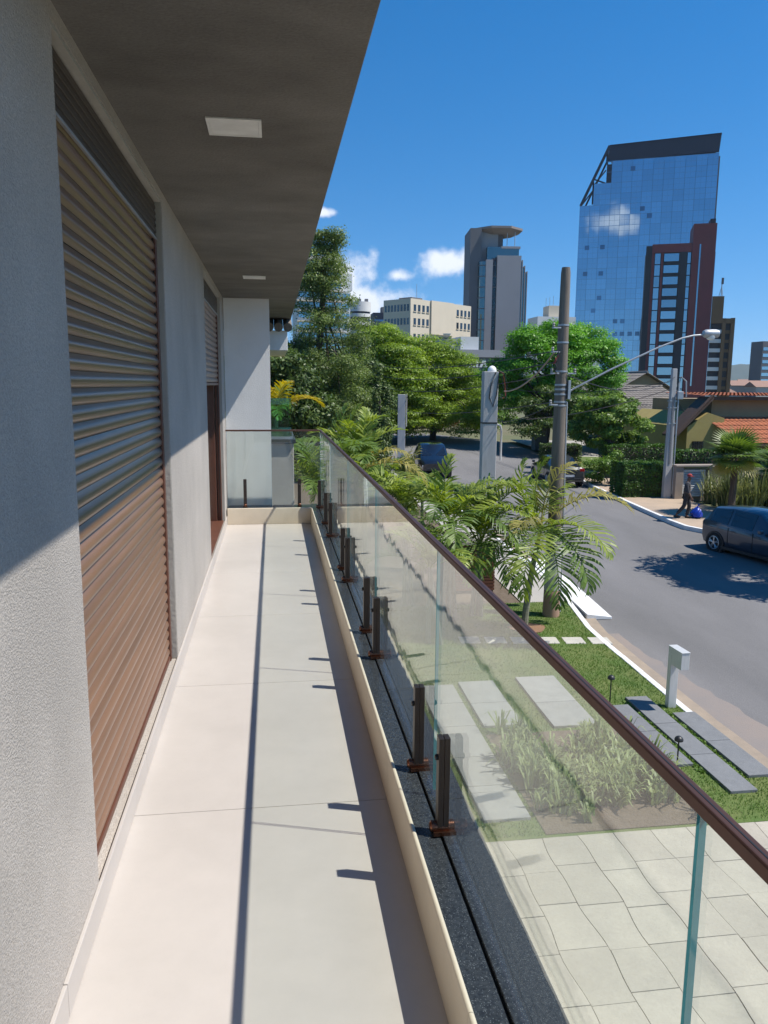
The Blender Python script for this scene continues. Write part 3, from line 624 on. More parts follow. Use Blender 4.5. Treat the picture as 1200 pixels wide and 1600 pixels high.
def frond_mesh(name, L=1.7, pairs=34, a0=1.0, droop=1.9, ll=.42, w=.020, mat='leafpalm', ragged=.15, hang=.35, seed=0):
    q = random.Random(seed); mb = MB(); pts = []; p = Vector((0,0,0)); n = 16; dirs = []
    for i in range(n+1):
        s = i/n; ang = a0 - droop*s**1.5; d = Vector((math.cos(ang), 0, math.sin(ang))); pts.append(p.copy()); dirs.append(d); p = p + d*(L/n)
    mb.tube(pts, [.016*(1-.85*i/n)+.002 for i in range(n+1)], 5)
    for i in range(pairs):
        s = .16 + .84*i/(pairs-1); f = s*n; k = min(int(f), n-1); pp = pts[k].lerp(pts[k+1], f-k); d = dirs[k]; up = Vector((-d.z, 0, d.x))
        if up.z < 0: up = -up
        for sd in (-1, 1):
            if q.random() < ragged*.4: continue
            ln = ll*(math.sin(math.pi*min(1, .18+.8*s))**.7)*q.uniform(.8, 1.1); fw = .35 + .75*s; side = Vector((0, sd, 0))
            dr = (side*(1.15-.5*s) + d*fw + up*(.55-.35*s) + Vector((q.gauss(0,.08), q.gauss(0,.08), q.gauss(0,.08)))).normalized()
            e1 = pp + dr*ln*.5; d2 = (dr + Vector((0,0,-1))*hang*q.uniform(.6, 1.6)).normalized(); e2 = e1 + d2*ln*.3; d3 = (d2 + Vector((0,0,-1))*hang*1.3).normalized(); e3 = e2 + d3*ln*.25
            ww = d.cross(dr).cross(dr).normalized()*w*q.uniform(.8, 1.2)
            mb.add([pp-ww*.5, pp+ww*.5, e1-ww, e1+ww, e2-ww*.7, e2+ww*.7, e3], [(0,1,3,2),(2,3,5,4),(4,5,6)])
    return mb.mesh(name, M[mat], False)
FR = {}
def fr(kind, i):
    if (kind, i) not in FR:
        P = dict(green=dict(mat='leafpalm'), dark=dict(mat='leafpalmdark'), dry=dict(mat='leafpalmdry', ragged=.6, hang=.7), gold=dict(mat='leafyellow', hang=.5))[kind]
        FR[kind, i] = frond_mesh('frond', L=(1.5, 1.75, 1.95)[i], pairs=(26, 30, 33)[i], a0=(1.05, .9, .75)[i], droop=(1.15, 1.5, 1.85)[i], ll=(.48,.56,.6)[i], seed=i+len(kind), **P)
    return FR[kind, i]
def palm(label, x, y, zc_, fronds, scale=1.0, r=.06, lean=(0,0), stems=1, group='feathery palms along the front garden'):
    z0 = g(y); t = thing('palm', label, 'palm', (x, y, z0), group=group); H = zc_-z0
    for sidx in range(stems):
        ox, oy = (0, 0) if sidx == 0 else (rng.uniform(-.25,.25), rng.uniform(-.25,.25))
        pts = [(ox*(1-i/6)+lean[0]*(i/6)**1.5, oy*(1-i/6)+lean[1]*(i/6)**1.5, H*i/6-.03*(i == 0)) for i in range(7)]
        mb = MB(); mb.tube(pts, [r*(1.25-.5*i/6) for i in range(7)], 9); mk('trunk', mb, M['palmtrunk'], t, smooth=True)
    for kind, i, az, el, sc in fronds:
        o = put('frond', fr(kind, i), t, loc=(lean[0], lean[1], H-.05), rot=(0, -R(el), R(az)), scale=(scale*sc,)*3)
    return t
def ring(n, kinds, e0, e1, a0=0, jit=18):
    out = []
    for k in range(n): out.append((kinds[k % len(kinds)], rng.randrange(3), a0+360*k/n+rng.uniform(-jit, jit), rng.uniform(e0, e1), rng.uniform(.85, 1.12)))
    return out

# ------------------------------------------------------------------ palms of the front garden
palm('nearest feathery palm in a ring of earth beside the thick wooden pole', 5.6, 16.45, -1.45,
     [('dry',2,-12,8,1.1),('dry',1,12,38,1.0),('green',2,55,15,1.0),('green',1,-60,-30,1.1),('green',2,-120,-38,1.15),('dark',2,-95,-45,1.15),('green',0,150,5,1.0),('green',1,190,-12,1.1),('green',0,5,70,1.05),('dry',0,230,-30,1),('dark',1,-150,-45,1.1),('dark',1,-75,-50,1.2),('green',0,-40,50,1.05)], 1.08, .065, (.32, .05))
palm('bushy palm with an arching yellow green frond beside the slatted enclosure', 4.75, 17.35, -2.0,
     [('green',2,10,32,1.2),('green',2,170,18,1.2),('green',1,-70,10,1.1),('dark',2,-110,-15,1.15),('dark',1,-40,-10,1.15),('green',0,90,25,1.0),('dark',2,215,-15,1.1),('green',1,130,22,1.1),('green',0,0,30,1.1),('dark',1,-85,-35,1.2),('green',1,60,20,1.1)], 1.1, .05, (0,0), 3)
palm('full green palm in front of the square concrete post', 3.95, 17.0, -1.4, ring(7, ['green','green','dark'], -15, 12) + [('green',2,8,10,1.15),('dark',2,-55,-15,1.1),('dark',1,-100,-25,1.15),('green',0,40,55,1),('dark',1,-140,-30,1.1)], 1.1, .05, (0,0), 3)
palm('green palm behind the middle of the glass balustrade', 3.15, 18.4, -1.25, ring(9, ['green','green','dark'], -22, 8), 1.05, .05, (0,0), 2)
palm('upright palm with yellow new fronds in front of the black car', 3.95, 20.4, -1.35, [('dry',0,-20,66,1.0),('dry',0,10,58,1.0),('green',1,70,0,.9),('green',1,-60,-10,1),('green',1,190,-5,1),('green',2,20,-12,1),('green',2,250,-5,1),('green',1,-20,-20,1)], 1.0, .05)
palm('low palm filling the gap left of the slatted enclosure', 3.2, 15.6, -2.1, ring(8, ['green','dark'], -18, 18), .95, .05, (0,0), 2)
palm('tall palm with upright fronds behind the far corner of the balustrade', 1.75, 16.6, -.2, ring(9, ['green','dark'], 12, 50) + [('green',0,20,62,1.15),('green',0,-10,50,1.15),('dry',2,-20,-12,1),('dark',1,-90,-5,1),('green',0,120,66,1.1),('dry',1,-35,0,.9)], .92, .06, (0,0), 2)
palm('dark palm half hidden under the handrail near the balcony corner', 2.3, 19.5, -.95, ring(8, ['dark','green'], -20, 10), 1.0, .06, (0,0), 2)
palm('palm seen through the glass at the end of the balcony', .72, 12.3, -.05, ring(10, ['green','dark'], -15, 35) + [('dark',1,-100,-10,.9)], .75, .05)
palm('golden yellow palm beyond the white end wall', .05, 15.4, 1.0, ring(11, ['gold','gold','green'], -20, 45), .58, .06)

# ------------------------------------------------------------------ trees
cl = []
for i in range(210):                                                   # tall loose tree on the left, thinner towards the top
    f = rng.random()**.9; z = -2.5 + 12.3*f; wd = 2.7*(1-f)**.6 + .7
    if 5.2 < z < 6.2 and rng.random() < .6: continue
    a = rng.uniform(0, 6.283); q = wd*math.sqrt(rng.random()); r = rng.uniform(.42, .85)*(1.15-.45*f)
    cl.append(((2.75+q*math.cos(a)+.2*f, 45+q*math.sin(a), z), (r*1.3, r*1.3, r*.9)))
tree('tall_tree', 'tallest dark tree rising beside the soffit edge on the left', (2.4, 45, g(45)), (2.8, 45, 8.6), .24, cl, 100000, .062, 'leafolive', up=.4)
for lab, c, rr, n_, mat in (('dark leafy tree filling the shade behind the end of the balcony', (-.2, 40, .0), (3.6, 2.6, 4.4), 46, 'leafdark'),
                            ('dark round tree between the tall tree and the lime green crowns', (4.6, 52, .2), (3.8, 3, 3.9), 50, 'leafdark'),
                            ('dense shaded tree behind the leftmost garden palms', (-3.5, 50, 1.0), (5, 3, 5), 46, 'leafdark')):
    tree('leafy_tree', lab, (c[0], c[1], g(c[1])), (c[0], c[1], c[2]+rr[2]*.4), .2, blob_clumps(c, rr, n_, .6, 1.2, .7, .2, -.8), 26000, .11, mat, group='dark trees at the bend of the road')
tree('umbrella_tree', 'spreading lime green tree with flat foliage tiers, left of two', (8.2, 60, g(60)), (8.4, 60, 3.2), .22, tier_clumps((8.4, 60), 4.3, -.6, 5.75, 11, 30, .75, 1.35), 85000, .09, 'leafbright', group='flat topped lime green trees', up=.8, rnd=.5)
tree('umbrella_tree', 'spreading lime green tree with flat foliage tiers, right of two', (13.0, 63, g(63)), (13.6, 63, 2.6), .24, tier_clumps((13.0, 63), 4.9, -1.2, 4.9, 11, 34, .8, 1.4), 95000, .09, 'leafbright', group='flat topped lime green trees', up=.8, rnd=.5)
tree('shade_tree', 'big vivid green domed tree behind the wooden pole', (20.4, 57, g(57)), (20.6, 57, 3.0), .32, blob_clumps((20.9, 57, 2.55), (5.8, 4.3, 4.1), 120, .75, 1.4, .55, .35, -.6), 80000, .095, 'leafvivid', up=.6)
tree('garden_tree', 'mid sized broad leaved tree standing behind the dark grey sedan', (18.4, 41.5, g(41)), (18.6, 41.5, -.4), .12, blob_clumps((18.6, 41.5, -.35), (2.35, 1.9, 2.2), 80, .3, .62, .6, .3, -.8), 26000, .085, 'leaffresh', up=.5)
tree('garden_tree', 'wide dark tree spreading over the driveway beyond the concrete post', (19.6, 52, g(52)), (19.6, 52, -.2), .16, tier_clumps((19.8, 52), 3.6, -1.0, 1.4, 5, 20, .6, 1.0), 20000, .09, 'leafdark', up=.6)
for lab, c, rr in (('green tree in the back row behind the road bend, left', (3, 84, .5), (7, 4, 4.2)), ('green tree in the back row behind the road bend, middle', (12, 88, .2), (7, 4, 3.6)), ('green tree in the back row behind the road bend, right', (22, 84, -.3), (7, 4, 3.4)),
                   ('green tree in the back row behind the small dark roofs', (33, 92, .0), (6, 4, 3.0))):
    tree('background_tree', lab, (c[0], c[1], g(c[1])), (c[0], c[1], c[2]+1), .25, blob_clumps(c, rr, 46, .9, 1.6, .65, .2, -.9), 20000, .15, 'leafmid', group='back row of trees')
tree('street_tree', 'leafy pavement tree just right of the frame shading the hatchback', (17.3, 19.1, g(19)), (17.3, 19.1, .4), .14, blob_clumps((17.2, 19.2, 2.1), (2.6, 2.7, 1.9), 60, .5, .95, .7, .2, -.7), 17000, .11, 'leafmid')
for lab, x, y, h, r_, mat in (('slim dark cypress left of the square concrete posts', 4.85, 36, 5.4, .42, 'leafdark'), ('second slim cypress beside the first one', 5.5, 38.5, 4.8, .40, 'leafdark')):
    cl = [((x+rng.gauss(0,.12), y+rng.gauss(0,.12), g(y)+.4+h*f), (r_*(1.05-f*.8), r_*(1.05-f*.8), .5)) for f in np.linspace(0, .9, 12)]
    tree('cypress', lab, (x, y, g(y)), (x, y, g(y)+h*.8), .07, cl, 9000, .06, mat, group='slim cypresses', up=.9, limbn=3)
def shrub(name, label, c, rr, n, size, mat, k=22, group=None):
    t = thing(name, label, 'shrub', (c[0], c[1], g(c[1])), group=group)
    V, F = leaf_cloud(blob_clumps(c, rr, k, min(rr)*.3, min(rr)*.55, .8, .2, -.9), n, size); put('foliage', np_mesh('foliage', V, F, M[mat]), t, world=True)
    mb = MB()
    for i in range(5): mb.tube([(c[0], c[1], g(c[1])-.05), (c[0]+rng.uniform(-.5,.5)*rr[0], c[1]+rng.uniform(-.5,.5)*rr[1], c[2])], [.03, .012], 5)
    mk('stem', mb, M['bark'], t, world=True)
shrub('bush', 'dark bush at the foot of the far square post', (4.35, 26.5, -2.0), (.8, .9, 1.6), 8000, .05, 'leafdark')
shrub('bush', 'rust coloured shrub across the far bend of the road', (16.2, 73, -1.6), (1.7, 1, 1.5), 4500, .10, 'leaforange')
shrub('bush', 'round green shrub right of the rust coloured one', (19.5, 71, -1.6), (2.0, 1.2, 1.4), 5000, .10, 'leafmid')
shrub('bush', 'loose shrub in front of the clipped hedge at the sedan tail', (17.0, 37.5, -2.55), (1.4, .9, .85), 6000, .06, 'leafmid')
def hedge(label, x0, x1, y0, y1, h, n, rz=0, mat='leafhedge', size=.045, z0=None):
    cx_, cy_ = (x0+x1)/2, (y0+y1)/2; zz = g(cy_) if z0 is None else z0; t = thing('hedge', label, 'hedge', (cx_, cy_, zz), R(rz), group='clipped hedges across the road'); a, b = (x1-x0)/2, (y1-y0)/2
    P = nr.uniform(-1, 1, (n,3)); ax = nr.choice(3, n, p=[.22,.38,.40]); sg = np.where(nr.random(n) < .5, -1, 1); P[np.arange(n), ax] = sg*(1-.12*nr.random(n)**2); P[:,2] = np.where((ax == 2), np.abs(P[:,2]), P[:,2])
    P *= np.array([a, b, h/2]); P[:,2] += h/2; P += .035*np.sin(P[:,[1,2,0]]*9) + nr.normal(0, .012, (n,3))
    N_ = nr.normal(size=(n,3)); N_[np.arange(n), ax] += 1.6*sg; N_[:,2] += .4; N_ /= np.linalg.norm(N_, axis=1)[:,None]; T = np.cross(N_, nr.normal(size=(n,3))); T /= np.linalg.norm(T, axis=1)[:,None]; B_ = np.cross(N_, T); s = size*nr.uniform(.6,1.3,n)[:,None]
    V = np.empty((n*4,3)); V[0::4] = P-T*s; V[1::4] = P-B_*s*.6; V[2::4] = P+T*s; V[3::4] = P+B_*s*.6
    put('foliage', np_mesh('foliage', V, np.arange(n*4).reshape(-1,4), M[mat]), t)
    mk('twigs', MB().box(-a*.86, -b*.8, -.05, a*.86, b*.8, h*.88), M['bark'], t)
hedge('thick clipped box hedge on the pavement left of the grey pole', 15.75, 18.25, 33.3, 34.7, 1.55, 16000, 0)
hedge('long low hedge behind the thick clipped one', 17.6, 21.2, 39.4, 40.4, 1.5, 9000, 0, z0=-2.95)
hedge('dark clipped hedge in front of the dark grey sedan', 15.9, 18.2, 44.2, 45.4, 1.35, 7000, -12, mat='leafdark')
hedge('climbing hedge on top of the wall before the yellow house', 18.6, 27.5, 34.2, 34.9, .75, 11000, -2, z0=-2.05)

# ------------------------------------------------------------------ street furniture, poles, cables
t = thing('mailbox', 'brushed steel pillar mailbox on the lawn beside the kerb', 'mailbox', (6.78, 12.0, g(12)), R(2))
mk('pillar', MB().box(-.075,-.055,-.03,.075,.055,.98), M['stainless'], t, bevel=.006)
bx = mk('letter_box', MB().box(-.075,-.36,.80,.075,-.056,1.10).box(-.075,-.0555,.981,.075,.055,1.10), M['stainless'], t, bevel=.005)
mk('slot_lock', MB().box(.0755,-.02,.86,.083,.03,.95), M['black'], bx, bevel=.003); mk('lid', MB().box(-.08,-.37,1.1005,.08,.06,1.108), M['stainless'], bx, bevel=.002)
for lab, x, y in (('small black mushroom garden lamp on the lawn before the mailbox', 5.78, 12.25), ('small black mushroom garden lamp beside the grey slabs', 5.74, 9.86)):
    t = thing('garden_lamp', lab, 'lamp', (x, y, g(y)), group='black garden path lamps')
    mk('stem', MB().tube([(0,0,-.03),(0,0,.48)], .011, 8), M['black'], t, smooth=True)
    mk('hood', MB().lathe([(.012,.44),(.062,.455),(.064,.475),(.05,.505),(.025,.522),(.004,.527)], 16), M['black'], t, smooth=True)

def pole_thing(name, label, cat, x, y, z1, r0, r1, mat, n=16):
    t = thing(name, label, cat, (x, y, g(y))); H = z1-g(y)
    sh = mk('shaft', MB().tube([(0,0,-.1),(0,0,H*.3),(0,0,H*.7),(0,0,H-.12),(.0,0,H)], [r0, r0*.7+r1*.3, r0*.3+r1*.7, r1, r1*.86], n), M[mat], t, smooth=True); return t, H, sh
wp, H, _ = pole_thing('utility_pole', 'thick weathered round utility pole standing on the lawn by the kerb', 'pole', 6.48, 17.15, 4.25, .185, .105, 'polewood')
mk('painted_base', MB().lathe([(.20,-.05),(.198,.05),(.192,.45),(.188,.62),(.178,.64)], 18), M['polebase'], wp, smooth=True)
mk('whitewash', MB().lathe([(.1895,.64),(.187,1.2),(.184,2.1),(.178,2.12)], 18), M['concrete'], wp, smooth=True)
for z in (1.98, 1.68, 1.58, 1.47, 1.30, 1.22, 3.0, 2.62): 
    zz = z-g(17.15); rr = .185-.08*zz/H; mk('steel_band', MB().lathe([(rr+.002,zz-.02),(rr+.009,zz-.018),(rr+.009,zz+.018),(rr+.002,zz+.02)], 18), M['steel'], wp, smooth=True)
for zz, sd in ((2.95,-1),(2.42,-1),(1.95,-1),(1.25,-1),(1.95,1)):
    br = mk('insulator_bracket', MB().box(6.48+sd*.10,17.02,zz-.03,6.48+sd*.30,17.06,zz+.0), M['steel'], wp, world=True, bevel=.004)
    mk('insulator', MB().lathe([(.02,0),(.035,.02),(.025,.045),(.035,.07),(.02,.10)], 10, (6.48+sd*.27, 17.04, zz)), M['slabpale'], br, world=True, smooth=True)
for k in range(4):
    a0 = .5*k; mk('cable_coil', MB().tube([(6.36-.06*math.sin(q*1.3+a0)-.05*q, 17.0-.03*math.cos(q*2+a0), 2.45-.12*k-.18*math.sin(q*.9)) for q in np.linspace(0, 3.2, 10)], .010, 5), M['cablered' if k == 1 else 'cable'], wp, world=True, smooth=True)
mk('conduit', MB().tube([(6.68,17.1,g(17)+.1),(6.655,17.1,-1.0),(6.62,17.1,1.3)], .022, 7), M['steel'], wp, world=True, smooth=True)
sl_ = thing('street_lamp', 'street lamp on a long slanting arm fixed to the weathered pole', 'street lamp', (6.6, 17.1, 1.6))
mk('arm', MB().tube([(6.62,17.08,1.5),(6.75,17.05,1.60),(7.6,16.95,2.05),(8.6,16.85,2.52),(9.15,16.8,2.74),(9.4,16.78,2.80),(9.62,16.76,2.82)], .021, 10), M['steel'], sl_, world=True, smooth=True)
mk('bracket', MB().box(6.60,17.0,1.36,6.66,17.18,1.78), M['steel'], sl_, world=True, bevel=.005)
hd = mk('lamp_head', MB().lathe([(.02,-.17),(.07,-.16),(.095,-.10),(.10,.0),(.10,.12),(.085,.19),(.03,.215)], 14, (9.78, 16.74, 2.845), axis='x'), M['steel'], sl_, world=True, smooth=True)
mk('lens', MB().lathe([(.03,-.095),(.075,-.08),(.096,-.04),(.097,.0)], 14, (9.80, 16.74, 2.80)), M['lightcover'], hd, world=True, smooth=True)
cp = thing('concrete_post', 'square concrete service post with cable loops and a white dome on top', 'post', (5.9, 21.0, g(21)), R(-6))
mk('shaft', MB().prism([(-.2,-.2),(.2,-.2),(.2,.2),(-.2,.2)], -.1, 2.03-g(21)), M['concrete'], cp, bevel=.015)
hh = 2.03-g(21)
mk('dome', MB().lathe([(.12,0),(.125,.03),(.105,.10),(.05,.15),(.01,.16)], 14, (.05,0,hh)), M['lightcover'], cp, smooth=True)
mk('clamp_band', MB().box(-.206,-.206,.62-g(21),.206,.206,.66-g(21)), M['black'], cp)
mk('cable_loop', MB().tube([(.12,-.215,hh-.02),(.0,-.215,hh-.35),(-.04,-.212,hh-.7),(.07,-.21,hh-.95),(.16,-.212,hh-.6),(.2,-.21,hh-.1)], .014, 6), M['cable'], cp, smooth=True)
for k, m_ in ((0,'cable'),(1,'cablered'),(2,'cable')): mk('drop_wire', MB().tube([(.18,.0,hh+.06),(.32+.04*k,0,hh-.05),(.36+.06*k,0,hh-.35),(.42+.02*k,0,hh-.55-.1*k),(.34+.03*k,0,hh-.62-.1*k)], .010, 6), M[m_], cp, smooth=True)
mk('conduit', MB().tube([(.22,0,.6-g(21)),(.33,0,.56-g(21)),(.36,0,.4-g(21)),(.36,0,-.4-g(21))], .03, 8), M['concrete'], cp, smooth=True)
c2 = thing('concrete_post', 'slim square concrete post further back among the palms', 'post', (5.1, 31.0, g(31)), R(-8))
mk('shaft', MB().prism([(-.15,-.15),(.15,-.15),(.15,.15),(-.15,.15)], -.1, 1.28-g(31)), M['concrete'], c2, bevel=.01)
mk('conduit', MB().tube([(.2,0,1.3-g(31)),(.2,0,.9-g(31)),(.2,0,.0-g(31))], .02, 6), M['concrete'], c2, smooth=True)
gp_ = thing('utility_pole', 'grey rectangular concrete utility pole across the road beside the box hedge', 'pole', (17.75, 33.1, g(33)))
mk('shaft', MB().add([(-.18,-.13,-.1),(.18,-.13,-.1),(.18,.13,-.1),(-.18,.13,-.1),(-.11,-.09,5.85),(.11,-.09,5.85),(.11,.09,5.85),(-.11,.09,5.85)], [(3,2,1,0),(4,5,6,7),(0,1,5,4),(1,2,6,5),(2,3,7,6),(3,0,4,7)]), M['concrete'], gp_, bevel=.02)
mk('recess', MB().box(-.04,-.14,1.6,.04,-.08,4.6), M['slabgrey'], gp_)
mk('conduit', MB().tube([(.23,-.1,.2),(.23,-.1,5.2),(.3,-.1,5.5),(.55,-.1,5.3),(.6,-.1,4.6)], .035, 8), M['steel'], gp_, smooth=True)
mk('junction_box', MB().box(.15,-.2,4.5,.42,-.05,4.85), M['steel'], gp_, bevel=.02)
for z in (3.4, 4.1, 4.4): mk('steel_band', MB().box(-.165,-.13,z,.165,.13,z+.05), M['steel'], gp_, bevel=.004)
# overhead cables
def cable(label, p, q, sag, r=.011, mat='cable', group='overhead cables'):
    p, q = Vector(p), Vector(q); n = 14
    mb = MB().tube([p.lerp(q, i/n) + Vector((0,0,-4*sag*(i/n)*(1-i/n))) for i in range(n+1)], r, 5)
    mb.v = [tuple(Vector(v)-p) for v in mb.v]
    tag(mk('overhead_cable', mb, M[mat], loc=p, smooth=True), label, 'cable', group)
PX = (6.42, 17.2)
cable('pale thick service cable from the weathered pole to the concrete post', (PX[0]-.1, 17.2, 2.42), (6.3, 20.95, 1.5), .22, .02, 'cablepale')
cable('thin cable at mid height from the pole to the concrete post clamp', (PX[0]-.1, 17.2, 1.25), (6.1, 20.9, .66), .1)
cable('topmost dark cable running from the pole to the far left trees', (PX[0], 17.25, 2.45), (5.2, 58, 3.9), .7, .014)
cable('dark cable just under the topmost one towards the far trees', (PX[0], 17.25, 2.2), (5.6, 58, 3.1), .7, .014)
cable('dark cable in the middle of the bundle towards the far trees', (PX[0], 17.25, 1.95), (6.2, 58, 2.2), .7, .014)
cable('lowest dark cable of the bundle towards the far trees', (PX[0], 17.25, 1.3), (7.0, 58, .6), .6, .012)
cable('black cable crossing to the top of the grey pole', (PX[0]+.1, 17.2, 1.95), (17.75, 33.0, 2.1), .5, .012)
cable('pale cable from the grey pole down to the dark roof on its left', (17.6, 33.1, 1.55), (15.6, 47, -.4), .25, .018, 'cablepale')
cable('black cable from the grey pole to the yellow house eave', (17.9, 33.1, 1.3), (23.2, 41.5, .3), .2, .014)
cable('upper black cable leaving the grey pole to the left', (17.7, 33.2, 1.9), (16.2, 58, 1.8), .6, .016)
# kerb ramp plate, blue bag, slatted enclosure
rp = thing('kerb_ramp', 'white painted ramp plate laid against the kerb beside the pole', 'ramp', (7.75, 18.9, g(19)))
mb = MB(); e0 = [(7.32+.0,17.0),(7.95,17.0),(8.35,22.5),(7.68,22.5)]
mb.add([(x,y,g(y)-.1) for x,y in e0] + [(x,y,g(y)+(.045 if i in (0,3) else -.04)) for i,(x,y) in enumerate(e0)], [(3,2,1,0),(4,5,6,7),(0,1,5,4),(1,2,6,5),(2,3,7,6),(3,0,4,7)]); mk('plate', mb, M['kerb'], rp, world=True, bevel=.01)
mk('dark_gap', MB().add([(7.24,17.05,g(17)+.0),(7.31,17.05,g(17)+.0),(7.67,22.4,g(22.4)+.0),(7.6,22.4,g(22.4)+.0)], [(0,1,2,3)]), M['black'], rp, world=True)
en = thing('slatted_enclosure', 'brown slatted bin enclosure with a pale slab top behind the palms', 'enclosure', (5.0, 19.6, g(19.6)))
mk('slab_top', MB().box(-.75,-.5,1.28,.72,.6,1.36), M['sidewalkpale'], en, bevel=.01)
for k in range(14): mk('slat', MB().box(-.7,-.46,.06+k*.087,.66,-.435,.125+k*.087), M['rail_brown'], en, bevel=.003); mk('slat', MB().box(.635,-.43,.06+k*.087,.66,.5,.125+k*.087), M['rail_brown'], en, bevel=.003)
mk('carcass', MB().box(-.68,-.43,-.02,.63,.5,1.28), M['dark'], en)
M['bluebag'] = pm('blue plastic', (.01,.05,.45), (.008,.035,.3), rough=.35, scale=20, bump=.5, bscale=18)
bg = thing('plastic_bag', 'bright blue plastic bag on the kerb behind the hatchback', 'bag', (16.55, 28.35, g(28)+.05))
mb = MB().lathe([(.14,0),(.22,.06),(.23,.2),(.17,.33),(.08,.40),(.03,.43)], 12); mb.v = [(x*(1+.14*math.sin(7*z*9+x*20)), y*(1+.12*math.sin(5*x*9+z*14)), z) for x,y,z in mb.v]; mk('body', mb, M['bluebag'], bg, smooth=True)
mk('tied_top', MB().tube([(0,0,.40),(.04,.02,.47),(.1,.0,.52)], [.035,.02,.05], 7), M['bluebag'], bg, smooth=True)

# ------------------------------------------------------------------ cars
M['tyre'] = pm('tyre rubber', (.015,.015,.015), rough=.85); M['rim'] = pm('alloy rim', (.55,.55,.56), rough=.3, metal=.8); M['carglass'] = mirrorglass('car glass', (.008,.01,.012), (.5,.55,.6), f=.10, rnd=0)
M['tail'] = pm('red tail lamp', (.35,.012,.01), rough=.2, coat=.5); M['lamp'] = pm('clear lamp', (.6,.6,.6), rough=.15, coat=.5); M['plate'] = pm('number plate', (.6,.6,.6), rough=.5); M['trim'] = pm('black trim', (.015,.015,.016), rough=.5); M['chrome'] = pm('chrome', (.6,.6,.62), rough=.15, metal=1.0)
def paint(n, c): return pm(n, c, tuple(x*.93 for x in c), rough=.28, coat=1.0, scale=3, spec=.5, metal=.3)
HATCH = [(-2.0,.42,.74,.80,.70,.60),(-1.93,.27,.96,1.06,.80,.66),(-1.60,.20,.98,1.44,.86,.60),(-.75,.18,.95,1.53,.87,.62),(.25,.18,.92,1.49,.87,.60),(1.02,.18,.88,.99,.86,.68),(1.72,.20,.78,.86,.80,.66),(2.02,.36,.60,.66,.66,.56)]
SEDAN = [(-2.3,.40,.78,.86,.70,.62),(-2.2,.26,.90,.98,.80,.70),(-1.55,.20,.93,1.02,.86,.68),(-.95,.18,.92,1.40,.87,.58),(-.2,.18,.91,1.45,.87,.60),(.55,.18,.90,1.41,.87,.58),(1.25,.18,.87,.97,.86,.68),(2.05,.22,.74,.82,.80,.66),(2.3,.38,.58,.64,.66,.56)]
SUVP = [(-2.15,.48,.86,.92,.74,.64),(-2.08,.34,1.06,1.2,.82,.70),(-1.85,.28,1.08,1.62,.88,.66),(-.8,.26,1.06,1.72,.90,.68),(.25,.26,1.03,1.67,.90,.66),(.95,.26,1.0,1.12,.89,.74),(1.8,.30,.92,1.02,.84,.72),(2.15,.42,.70,.78,.70,.60)]
